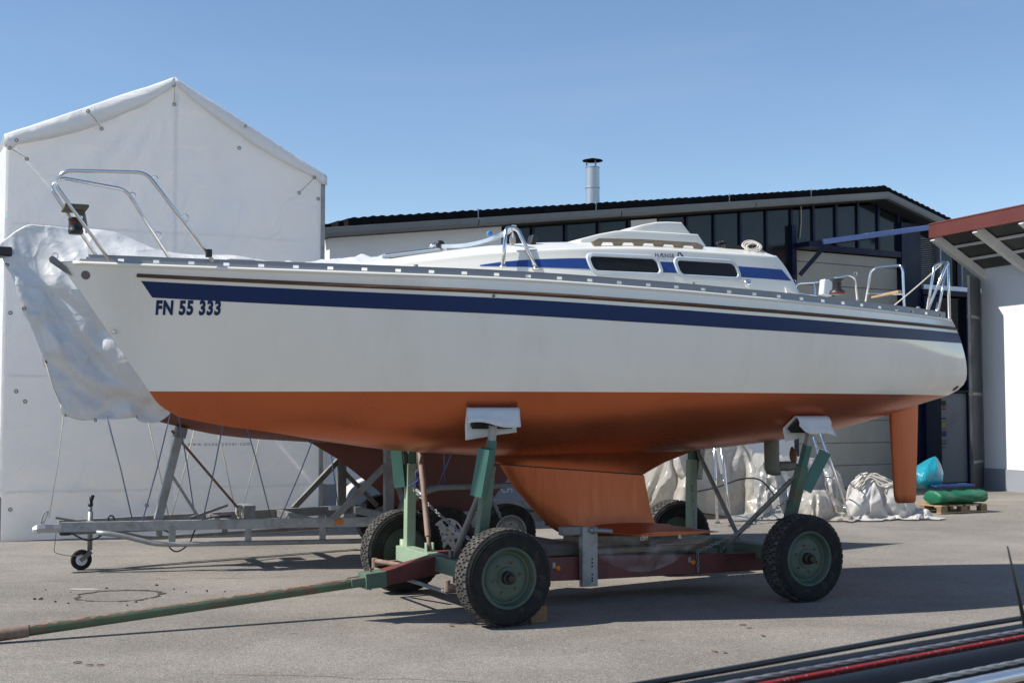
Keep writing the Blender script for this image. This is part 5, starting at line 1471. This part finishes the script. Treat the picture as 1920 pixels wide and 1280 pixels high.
# ---- the galvanised trailer itself
t2 = thing('galvanised_trailer', 'long galvanised boat trailer with jockey wheel standing below the tarpaulin', 'trailer', O2, A2)
def p2(name, m, bevel=.004, **k): return lambda g: g.build(name, m, k.pop('parent', t2), bevel=bevel, **k)
def beam_y(x): return .05 + .235 * x
for s_ in (-1, 1):
    g = MB(); g.bar((.28, s_ * beam_y(.28), .47), (4.0, s_ * beam_y(4.0), .47), .06, .10); g.bar((3.98, s_ * beam_y(3.98), .47), (6.4, s_ * .985, .47), .06, .10); p2('side_beam', GALV)(g)
    pts = [(.62, s_ * (beam_y(.6) + .03), .41), (.80, s_ * (beam_y(.8) + .03), .39), (1.18, s_ * (beam_y(1.15) + .03), .285), (1.35, s_ * (beam_y(1.35) + .03), .275), (3.5, s_ * (beam_y(3.5) + .03), .27)]
    g = MB(); g.tube(fillet(pts, .15, 5), .026, 12); p2('guard_tube', GALV, 0, smooth=True)(g)
    for x in (1.35, 2.1, 2.85, 3.4):
        g = MB(); g.box((x, s_ * (beam_y(x) + .02), .35), (.07, .012, .15)); p2('guard_strut', GALV)(g)
for x in (1.9, 2.75, 3.7, 5.4):
    w = min(beam_y(x), .985); g = MB(); g.box((x, 0, .475), (.07, 2 * w - .06, .08)); p2('cross_beam', GALVD)(g)
g = MB(); g.bar((.30, 0, .415), (2.2, 0, .43), .10, .07); p2('centre_beam', GALVD)(g)
# overrun coupling
g = MB(); g.rings([[Vector((x, w * a, z + h * b)) for a, b in ((-1, -.6), (1, -.6), (1, .3), (.6, 1), (-.6, 1), (-1, .3))] for x, w, z, h in ((.02, .035, .435, .03), (.06, .06, .44, .05), (.14, .065, .445, .055), (.22, .05, .44, .05), (.40, .05, .44, .05))]); cpl = p2('coupling', mat('worn_coupling', (.42, .41, .40), .4, .6, .2, 8), .004)(g)
g = MB(); g.tube(smooth_path([(.10, 0, .50), (.13, .01, .60), (.17, .01, .62), (.14, 0, .54), (.12, 0, .50)], 5), .008, 6); g.build('coupling_handle', GALV, cpl)
g = MB(); g.box((.34, 0, .43), (.12, .13, .11)); g.build('gaiter', BLACK, cpl, bevel=.02)
g = MB(); g.tube([(.24, -.03, .56), (.55, -.03, .50)], .012, 8); g.build('brake_lever', GALVD, cpl)
g = MB(); g.tube(smooth_path([(.36, -.08, .42), (.55, -.16, .33), (.72, -.2, .42), (.74, -.2, .56), (.78, -.2, .57), (.80, -.2, .53)], 8), .009, 8); p2('light_cable', BLACK, 0, smooth=True)(g)
g = MB(); g.tube(smooth_path([(1.25, -.3, .43), (1.35, -.35, .37), (1.32, -.38, .26), (1.40, -.40, .20), (1.52, -.42, .28), (1.58, -.42, .42), (1.72, -.30, .52), (2.0, -.2, .53)], 8), .008, 8); p2('light_cable', BLACK, 0, smooth=True)(g)
g = MB(); g.tube(smooth_path([(.25, -.02, .42), (.24, -.02, .30), (.235, -.03, .22), (.30, .02, .18), (.45, .05, .155), (.60, .08, .17)], 8), .004, 6); p2('breakaway_cable', GALVD, 0, smooth=True)(g)
# jockey wheel
jx, jy = .60, .13
jk = thing('jockey_wheel', None, None); jk.parent = t2
g = MB(); g.tube([(jx, jy, .20), (jx, jy, .60)], .026, 12); g.tube([(jx, jy, .60), (jx, jy, .66)], .018, 10); g.build('jockey_tube', GALV, jk, smooth=True)
g = MB(); g.tube([(jx, jy, .655), (jx, jy, .69)], .026, 10); g.tube([(jx + .005, jy, .69), (jx + .012, jy, .77)], [.014, .03], 10); g.build('jockey_handle', BLACK, jk, smooth=True)
g = MB(); g.lathe([(.045, -.03), (.085, -.034), (.100, -.026), (.107, 0), (.100, .026), (.085, .034), (.045, .03)], axis='y', n=32, c=(jx - .085, jy - .01, .105)); g.build('jockey_tyre', RUBBER, jk, autos=40)
g = MB(); g.lathe([(.001, -.038), (.03, -.038), (.055, -.034), (.06, -.028), (.06, .028), (.055, .034), (.001, .038)], axis='y', n=24, c=(jx - .085, jy - .01, .105)); g.build('jockey_rim', FELT, jk, autos=40)
for s_ in (-1, 1):
    g = MB(); g.bar((jx + .01, jy - .01 + s_ * .048, .19), (jx - .10, jy - .01 + s_ * .048, .10), .01, .045); g.build('jockey_fork', GALVD, jk)
g = MB(); g.box((jx, jy + .0, .45), (.075, .09, .11)); g.build('jockey_clamp', GALVD, jk, bevel=.01)
# bow post with braces
g = MB(); g.bar((1.27, 0, .50), (1.48, 0, 1.40), .07, .085, up=(1, 0, 0)); p2('bow_post', GALV)(g)
g = MB(); g.box((1.49, 0, 1.42), (.12, .14, .12), Matrix.Rotation(RAD(13), 3, 'Y')); p2('bow_chock', GALVD, .015)(g)
g = MB(); g.bar((1.40, 0, 1.44), (2.12, .02, .60), .025, .025); p2('post_brace', RUST)(g)
g = MB(); g.bar((1.40, 0, .98), (1.70, -.02, .50), .04, .03); p2('post_brace', GALV)(g)
g = MB(); g.bar((1.6, .0, .50), (2.1, .45, .60), .03, .03); p2('post_brace', GALVD)(g)
g = MB(); g.box((2.28, .28, .54), (.13, .30, .14)); p2('winch_box', GALV)(g)
g = MB()
for k in range(7):
    pts = [(2.16 + .035 * math.cos(a) * math.cos(k * .9) + .012 * math.sin(5 * k), .1 + .045 * math.cos(a) * math.sin(k * .9), .55 + .06 * math.sin(a) + .012 * math.sin(k * 2.3)) for a in [2 * PI * i / 18 for i in range(18)]]; g.tube(pts, .007, 6, closed=True)
p2('lashing_rope', ROPEW, 0, smooth=True)(g)
# hull supports
for s_ in (-1, 1):
    sp = thing('hull_support', None, None); sp.parent = t2
    y = s_ * .84; ztop = hull2.y_at(3.55, 1.5).z if False else 1.30
    g = MB(); g.box((3.55, y, .90), (.10, .08, .80)); g.build('support_post', GALVD, sp, bevel=.004)
    g = MB(); g.bar((3.55, y, 1.10), (2.95, y * .95, .51), .06, .06); g.build('support_brace', GALVD, sp)
    g = MB(); g.bar((3.55, y, .95), (4.0, y, .51), .05, .05) if s_ > 0 else g.bar((3.52, y + .04, 1.25), (3.78, y + .05, .55), .05, .05); g.build('support_brace', GALVD, sp)
    pz = 1.33; g = MB(); g.box((3.55, y, pz), (.3, .14, .05), Matrix.Rotation(RAD(-25 * s_), 3, 'X')); g.build('support_pad', BLACKR, sp, bevel=.01)
# mudguards and wheels
for s_ in (-1, 1):
    pth = fillet([(3.60, 0, .34), (3.64, 0, .70), (3.92, 0, .85), (5.1, 0, .85), (5.36, 0, .70), (5.40, 0, .36)], .22, 8)
    g = MB(); rg = []
    for p in pth: rg.append([(p.x, s_ * .90, p.z - .0), (p.x, s_ * 1.145, p.z)])
    g.grid(rg)
    lip = []
    for p in pth:
        c = Vector((4.5, 0, .3)); d = (Vector((c.x, 0, c.z)) - p); d.y = 0; d.normalize(); lip.append([(p.x, s_ * 1.145, p.z), (p.x + d.x * .06, s_ * 1.15, p.z + d.z * .06)])
    g.grid(lip); g.build('mudguard', GALVD if s_ < 0 else mat('white_mudguard', (.55, .55, .52), .5, 0, .1, 4), t2, smooth=True, solid=.004, autos=40)
SILV = mat('silver_wheel_trim', (.40, .40, .41), .38, .5, .08, 6)
def road_wheel2(x, y, trim):
    w = make_wheel('trailer_wheel', t2, .315, .175, .19, GALV, blocks=40, spokes=trim)
    if trim:
        g = MB()
        n = 96; prof = [(.0, -.098), (.04, -.098), (.045, -.10), (.075, -.10), (.10, -.097), (.13, -.094), (.152, -.090), (.165, -.088), (.175, -.094), (.186, -.094), (.190, -.085)]
        # face with six openings near the edge
        rg = []
        for r, h in prof: rg.append([Vector((max(r, .0005) * math.cos(2 * PI * k / n), h, max(r, .0005) * math.sin(2 * PI * k / n))) for k in range(n)])
        vs_ = [p for r in rg for p in r]; fs = []
        for i in range(len(prof) - 1):
            for k in range(n):
                ph = (k / n * 6) % 1
                rm_ = (prof[i][0] + prof[i + 1][0]) / 2
                if .10 < rm_ < .165 and abs(ph - .5) < (.30 if rm_ > .15 else .26 if rm_ > .12 else .16): continue
                fs.append((i * n + k, i * n + (k + 1) % n, (i + 1) * n + (k + 1) % n, (i + 1) * n + k))
        g.add(vs_, fs); rm = g.build('wheel_trim', SILV, w, autos=45, solid=.003)
        for k in range(5):
            a = 2 * PI * k / 5 + .3; g = MB(); g.lathe([(.014, -.099), (.014, -.104), (.009, -.104), (.008, -.099)], c=(.062 * math.cos(a), 0, .062 * math.sin(a)), axis='y', n=12); g.build('trim_bolt', BLACK, w)
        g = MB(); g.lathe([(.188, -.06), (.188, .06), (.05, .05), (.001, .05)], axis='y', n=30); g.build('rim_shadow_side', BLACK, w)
    w.location = (x, y, .313)
    if y > 0: w.rotation_euler = (0, 0, PI)
    return w
road_wheel2(4.12, -1.02, True); road_wheel2(4.88, -1.02, False)
road_wheel2(4.12, 1.02, False); road_wheel2(4.88, 1.02, False)
g = MB(); g.box((4.5, 0, .32), (.09, 1.8, .09)); p2('axle', GALVD)(g)
x = 3.02; g = MB(); g.box((x, -(beam_y(x) + .035), .475), (.11, .012, .045)); p2('side_reflector', AMBER)(g)
g = MB(); g.box((3.3, .30, .54), (.12, .09, .05)); p2('plug_box', FELT)(g)
# ------------------------------------------------------------------ heap of wrapped things by the roller door
WRAP = sheet_mat('milky_wrap', (.62, .59, .54), .4, .16, .3, 1.3, bump=.5, bscale=9, dist=.02, fine=40, gloss=.9, crease=.05, crscale=4.0, col2=(.36, .27, .18), c2=.55, c2scale=1.6, c2edge=(.48, .66))
WRAPG = sheet_mat('grey_wrap', (.54, .54, .53), .4, .16, .28, 2.0, bump=.7, bscale=13, dist=.015, fine=40, gloss=.9, crease=.05, crscale=4.5, col2=(.30, .29, .27), c2=.6, c2scale=2.2, c2edge=(.48, .66))
CLOTH = sheet_mat('pale_sheet', (.66, .64, .61), .3, .5, .10, 2.0, bump=.4, bscale=6, dist=.03, gloss=.5)
BX = lambda x, y, z, dx, dy, dz, r=0.0, t=0.0: ((x, y, z), (dx, dy, dz), (0, t, r))
draped('wrapped_stack', WRAP, 'largest milky plastic wrapped bundle, behind the far rear trailer wheel', 'wrapped bundle', (3.0, 20.5, 0), RAD(14), (3.9, 3.3), (62, 52),
       [BX(-.15, 0, .62, 1.25, 1.0, 1.26, .12, .05), BX(.55, .0, .46, .85, 1.0, .92, -.2, -.1), BX(-.75, -.15, .22, .45, .6, .44, .4)], 36, seed=1)
draped('wrapped_stack', WRAPG, 'greyish plastic wrapped bundle to the right of the drive leg', 'wrapped bundle', (4.40, 20.35, 0), RAD(10), (3.5, 2.9), (58, 48),
       [BX(-.1, 0, .46, 1.15, .8, .92, .15, .10), BX(.55, .0, .36, .5, .75, .72, -.3, -.15), BX(-.3, -.45, .18, .7, .4, .36, .2)], 36, seed=5)
draped('wrapped_stack', WRAP, 'small white plastic covered hump at the foot of the right ladder', 'plastic sheeting', (4.62, 19.50, 0), 0, (1.5, 1.3), (40, 36),
       [BX(0, 0, .21, .42, .36, .42, .5, .2), BX(.22, .05, .12, .3, .3, .24, .1)], 30, seed=9, wav=.16, wf=2.6)
draped('crumpled_tarpaulin', CLOTH, 'crumpled off white tarpaulin heap with cords, behind the rudder', 'tarpaulin', (5.70, 19.85, 0), RAD(10), (2.0, 1.7), (60, 52),
       [BX(-.18, .05, .31, .42, .4, .62, .3, .3), BX(.20, -.02, .21, .42, .4, .42, .7, -.3), BX(-.40, -.1, .16, .35, .3, .32, .1)], 32, seed=13, z=.9, wav=.26, wf=3.0)
HEAP = [o for o in COL.objects if o.name.startswith('crumpled_tarpaulin')][0]
HM = Matrix.Translation(HEAP.location) @ Matrix.Rotation(HEAP.rotation_euler.z, 4, 'Z')
HPTS = [HM @ v.co for v in HEAP.data.vertices]
def heap_z(x, y): return max([p.z for p in HPTS if (p.x - x)**2 + (p.y - y)**2 < .0036] or [.02])
g = MB(); random.seed(5)
for k in range(9):
    y0 = 19.62 + .03 * k; pts = []
    for i in range(7):
        s = i / 6; x = 5.28 + .72 * s + random.uniform(-.03, .03); yy = y0 + random.uniform(-.04, .04) - .1 * s; pts.append((x, yy, heap_z(x, yy) + .012))
    g.tube(smooth_path(pts, 4), .011, 6)
cords = g.build('cord_bundle', ROPEW, smooth=True); tag(cords, 'loose bundle of pale cords across the crumpled tarpaulin heap', 'cord')
g = MB(); g.tube(smooth_path([(2.75, 19.5, .42), (3.1, 19.45, .50), (3.45, 19.42, .62), (3.72, 19.38, .62), (3.9, 19.36, .45), (3.95, 19.35, .35)], 6), .012, 8); cb = g.build('black_cable', BLACK, smooth=True); tag(cb, 'black cable drooping across the front of the wrapped bundles', 'cable')
# two slim steel ladders standing against the bundles
def ladder(label, a0, a1, b0, b1, n, feet=True):
    t = thing('steel_ladder', label, 'ladder', tuple(a0), 0, 'steel ladders by the wrapped bundles')
    o_ = Vector(a0)
    a0, a1, b0, b1 = [Vector(p) - o_ for p in (a0, a1, b0, b1)]
    for p, q in ((a0, a1), (b0, b1)):
        g = MB(); g.tube([p + Vector((0, 0, .03)), q], .021, 10); g.build('rail', STEEL, t, smooth=True)
        g = MB(); g.box((p.x, p.y, .018), (.07, .07, .036)); g.build('foot', GALVD, t, bevel=.01)
    for k in range(n):
        f = (k + .45) / n; g = MB(); g.tube([a0.lerp(a1, f), b0.lerp(b1, f)], .011, 8); g.build('rung', STEEL, t, smooth=True)
    return t
ladder('slim steel ladder between the keel and the drive leg', (3.02, 18.95, 0), (3.07, 19.65, 1.75), (3.13, 18.45, 0), (3.08, 19.35, 1.75), 4)
ladder('slim steel ladder leaning behind the right rear support arm', (4.98, 19.75, 0), (4.58, 20.1, 1.75), (5.06, 19.25, 0), (4.55, 19.55, 1.75), 4)
g = MB(); g.bar((3.07, 19.1, 1.15), (3.13, 19.0, .72), .09, .012, up=(0, 1, 0)); lb = g.build('ladder_tag', mat('grey_board', (.36, .36, .35), .7), bevel=.002); tag(lb, 'narrow grey board hanging on the slim ladder near the keel', 'board')
# pallet with rolled green tarpaulin, blue battens and a turquoise bag
pal = thing('wooden_pallet', 'weathered wooden pallet lying in front of the workshop doors', 'pallet', (7.12, 21.15, 0), RAD(27))
for y in (-.36, 0, .36):
    for x in (-.44, 0, .44):
        g = MB(); g.box((x, y, .075), (.14, .10, .085)); g.build('pallet_block', WOOD, pal, bevel=.004)
    g = MB(); g.box((0, y, .021), (1.02, .10, .022)); g.build('pallet_board', WOODL, pal)
for k in range(6):
    g = MB(); g.box((-.44 + .176 * k, 0, .130), (.12, .82, .022)); g.build('pallet_board', WOODL, pal)
GRN = sheet_mat('green_tarp', (.012, .15, .075), .1, .42, .15, 3, bump=.5, bscale=10, dist=.03)
g = MB(); rg = []
for i in range(61):
    s = i / 60; rr = .125 * (1 + .12 * N(s * 5, 0, 0)) * (1 if 0 < i < 60 else .8)
    rg.append([(lerp(-.52, .56, s) + .03 * N(a, s, 3), -.22 + rr * 1.6 * math.cos(a) * (1 + .16 * crumple(s * 2, math.cos(a), math.sin(a), 1.2)), .258 + rr * math.sin(a) * .85 * (1 + .22 * crumple(s * 2.5, math.cos(a), math.sin(a), 1.3))) for a in [2 * PI * k / 40 for k in range(40)]])
g.rings(rg); gt = g.build('rolled_tarpaulin', GRN, smooth=True); gt.location = pal.location; gt.rotation_euler = pal.rotation_euler; tag(gt, 'dark green tarpaulin rolled up on the wooden pallet', 'tarpaulin')
for k in range(3):
    g = MB(); g.bar((-.40, -.18 + .09 * k, .43 + .008 * k), (.44, -.20 + .09 * k, .43 + .008 * k), .07, .028); ob = g.build('blue_batten', mat('blue_batten_%d' % k, (.012, .05 + .01 * k, .20), .5, 0, .15, 4), bevel=.004); ob.location = pal.location; ob.rotation_euler = pal.rotation_euler
    tag(ob, ('front', 'middle', 'rear')[k] + ' one of three blue battens lying on the rolled green tarpaulin', 'batten', 'blue battens on the green tarpaulin')
TURQ = sheet_mat('turquoise_bag', (.02, .34, .44), .2, .25, .15, 3, bump=.6, bscale=9, dist=.03, gloss=.8)
g = MB(); rg = []
for j in range(17):
    v = j / 16; rr = table(v, [(0, .20), (.12, .29), (.35, .30), (.6, .24), (.8, .15), (.93, .07), (1, .01)])
    rg.append([(.24 * v * v + rr * math.cos(a) * (1 + .28 * crumple(math.cos(a), math.sin(a), v * 1.4, 1.1)), .10 + rr * .75 * math.sin(a) * (1 + .28 * crumple(math.cos(a), math.sin(a), v * 1.4, 1.1)), .47 + v * .46 - (.05 if v == 0 else 0)) for a in [2 * PI * k / 36 for k in range(36)]])
g.rings(rg); tb_ = g.build('plastic_sack', TURQ, smooth=True); tb_.location = pal.location + Vector((-.30, -.12, -.03)); tb_.rotation_euler = pal.rotation_euler; tag(tb_, 'shiny turquoise plastic sack on top of the pallet load', 'sack')
# dry leaves and chips on the asphalt
LEAF = mat('dry_leaf', (.16, .085, .04), .8, 0, .3, 20)
spots = [((848, 1169), 'dry brown leaf left of the nearest front wheel'), ((1388, 1167), 'larger of two dark leaves on the sunlit asphalt below the long shadow'), ((1400, 1173), 'smaller of two dark leaves on the sunlit asphalt below the long shadow'), ((1425, 1187), 'single small dark leaf furthest right of the leaves below the shadow'),
         ((1355, 1218), 'brown leaf lying nearest to the masts'), ((1336, 1216), 'tiny brown leaf chip beside the leaf nearest to the masts'), ((155, 1236), 'leftmost of three dark chips at the bottom left'), ((178, 1241), 'middle of three dark chips at the bottom left'), ((198, 1241), 'rightmost of three dark chips at the bottom left')]
random.seed(11)
for (px, py), lab in spots:
    dpt = 2400 * 1.65 / (py - 770) ; X = (px - 960) / 2400 * dpt
    g = MB(); L = random.uniform(.022, .04); W_ = L * random.uniform(.35, .55); out = []
    rows_ = []
    for i in range(7):
        s = i / 6; w = W_ * math.sin(PI * clamp(s * .96 + .02))**.8 * (1 + .25 * math.sin(s * 19)); c = .003 * math.sin(PI * s)
        rows_.append([(L * (2 * s - 1), -w, .004 + c + .003), (L * (2 * s - 1), 0, .004 + c), (L * (2 * s - 1), w, .004 + c + .004)])
    g.grid(rows_); o = g.build('dry_leaf', LEAF, solid=.001); o.location = (X, dpt, 0); o.rotation_euler = (0, 0, random.uniform(0, 6)); tag(o, lab, 'leaf', 'dry leaves on the asphalt')

# ------------------------------------------------------------------ masts lying on trestles in the foreground
MASTD = mat('black_anodised', (.008, .009, .011), .5, 0, .3, 3, col2=(.035, .037, .04), c2=.4, c2scale=6, c2edge=(.6, .8), spec=.22)
def mast(name, label, p, q, ry, rz_, m=MASTD):
    p, q = Vector(p), Vector(q); t = (q - p).normalized(); s = t.cross(Vector((0, 0, 1))).normalized(); u_ = s.cross(t)
    g = MB(); g.rings([[c + s * ry * math.cos(a) + u_ * rz_ * math.sin(a) for a in [2 * PI * k / 32 for k in range(32)]] for c in (p, q)])
    o = g.build(name, m, autos=40); return tag(o, label, 'mast')
fd = Vector((1.06, .78, 0)).normalized(); sd_ = Vector((-fd.y, fd.x, 0))
B0 = Vector((.70, 2.93, 1.045))           # a point on the axis of the rear mast
m1 = mast('yacht_mast', 'rear one of two black masts crossing the bottom right corner', B0 - fd * 2.4, B0 + fd * 6.0, .055, .045)
B1 = B0 - sd_ * .125 + Vector((0, 0, -.012))
m2 = mast('yacht_mast', 'front one of two black masts crossing the bottom right corner, nearest to the viewer', B1 - fd * 2.4, B1 + fd * 6.0, .058, .050)
ROPER = bpy.data.materials.new('flecked_red_rope'); ROPER.use_nodes = True
nt = ROPER.node_tree; bb = nt.nodes['Principled BSDF']; bb.inputs['Roughness'].default_value = .8
tcn = nt.nodes.new('ShaderNodeTexCoord'); nn_ = nt.nodes.new('ShaderNodeTexNoise'); nn_.inputs['Scale'].default_value = 120; nn_.inputs['Detail'].default_value = 2
cr = nt.nodes.new('ShaderNodeValToRGB'); cr.color_ramp.elements[0].position = .60; cr.color_ramp.elements[0].color = (.26, .014, .012, 1); cr.color_ramp.elements[1].position = .70; cr.color_ramp.elements[1].color = (.25, .23, .22, 1)
nt.links.new(tcn.outputs['Object'], nn_.inputs['Vector']); nt.links.new(nn_.outputs[0], cr.inputs[0]); nt.links.new(cr.outputs[0], bb.inputs['Base Color'])
def laid(name, label, cat, m, off, z, r, wob=.0, twist=0, a=-2.4, b=6.0, n=160, cross=0.0):
    pts = [B0 + fd * lerp(a, b, i / n) - sd_ * (off + cross * (i / n) + wob * math.sin(i * .21)) + Vector((0, 0, z + wob * .5 * math.sin(i * .13))) for i in range(n + 1)]
    g = MB()
    if twist:
        for k in range(twist):
            tp = []
            for i in range(n * 5 + 1):
                f = i / 5; j = min(n - 1, int(f)); p = pts[j].lerp(pts[j + 1], f - j); an = i * .32 + 2 * PI * k / twist
                tp.append(p + sd_ * r * .5 * math.cos(an) + Vector((0, 0, r * .5 * math.sin(an))))
            g.tube(tp, r * .52, 5)
    else: g.tube(pts, r, 10)
    o = g.build(name, m, smooth=True); return tag(o, label, cat)
laid('halyard', 'red rope with grey flecks lying between the two black masts', 'rope', ROPER, .062, .030, .0068, .0)
laid('steel_wire', 'thin twisted steel wire along the upper side of the red rope', 'wire', GALV, .048, .043, .0048, .0, 3, n=200)
laid('steel_wire', 'bright twisted steel wire in front of the front black mast', 'wire', GALV, .183, .012, .0058, .0, 3, n=200)
laid('black_cable', 'black cable lying along the far side of the rear mast', 'cable', BLACK, -.035, .050, .007, .004)
laid('aluminium_spar', 'slim aluminium spar at the very bottom right, in front of the masts', 'spar', ALUB, .222, -.004, .015)
g = MB(); q = B1 + fd * .42 - sd_ * .052 + Vector((0, 0, .02)); g.lathe([(.007, 0), (.006, .003), (.0005, .005)], c=q, n=12, M=(-sd_).to_track_quat('Z', 'Y').to_matrix()); g.build('rivet', STEEL, m2, smooth=True) if False else None
rv = MB(); rv.lathe([(.006, 0), (.005, .004), (.0005, .005)], c=B1 + fd * .50 - sd_ * .0565 + Vector((0, 0, .006)), n=12, M=(-sd_).to_track_quat('Z', 'Y').to_matrix()); rv.build('rivet', STEEL, m2, smooth=True)
tip = Vector((1.268, 3.30, 1.305)); base = Vector((1.335, 3.36, 1.085))
g = MB(); g.tube([base - (tip - base) * .15, base, base.lerp(tip, .5), tip], [.007, .0065, .0045, .002], 10); an = g.build('whip_aerial', BLACK, smooth=True); tag(an, 'thin black rod standing up from the masts at the right edge', 'aerial')
def trestle(label, c):
    t = thing('trestle', label, 'trestle', (c.x, c.y, 0), math.atan2(fd.y, fd.x), 'trestles under the masts')
    g = MB(); g.box((0, -.08, .955), (.09, .62, .06)); g.build('top_bar', WOOD, t, bevel=.004)
    for sx in (-1, 1):
        for sy in (-1, 1):
            g = MB(); g.bar((sx * .03, -.08 + sy * .24, .93), (sx * .25, -.08 + sy * .30, 0), .05, .06); g.build('leg', WOOD, t)
    return t
trestle('wooden trestle carrying the masts beyond the right edge', B0 + fd * 2.6 - sd_ * 0)
trestle('wooden trestle carrying the masts below the bottom edge', B0 - fd * 1.5)
bpy.data.scenes.remove(SIM)
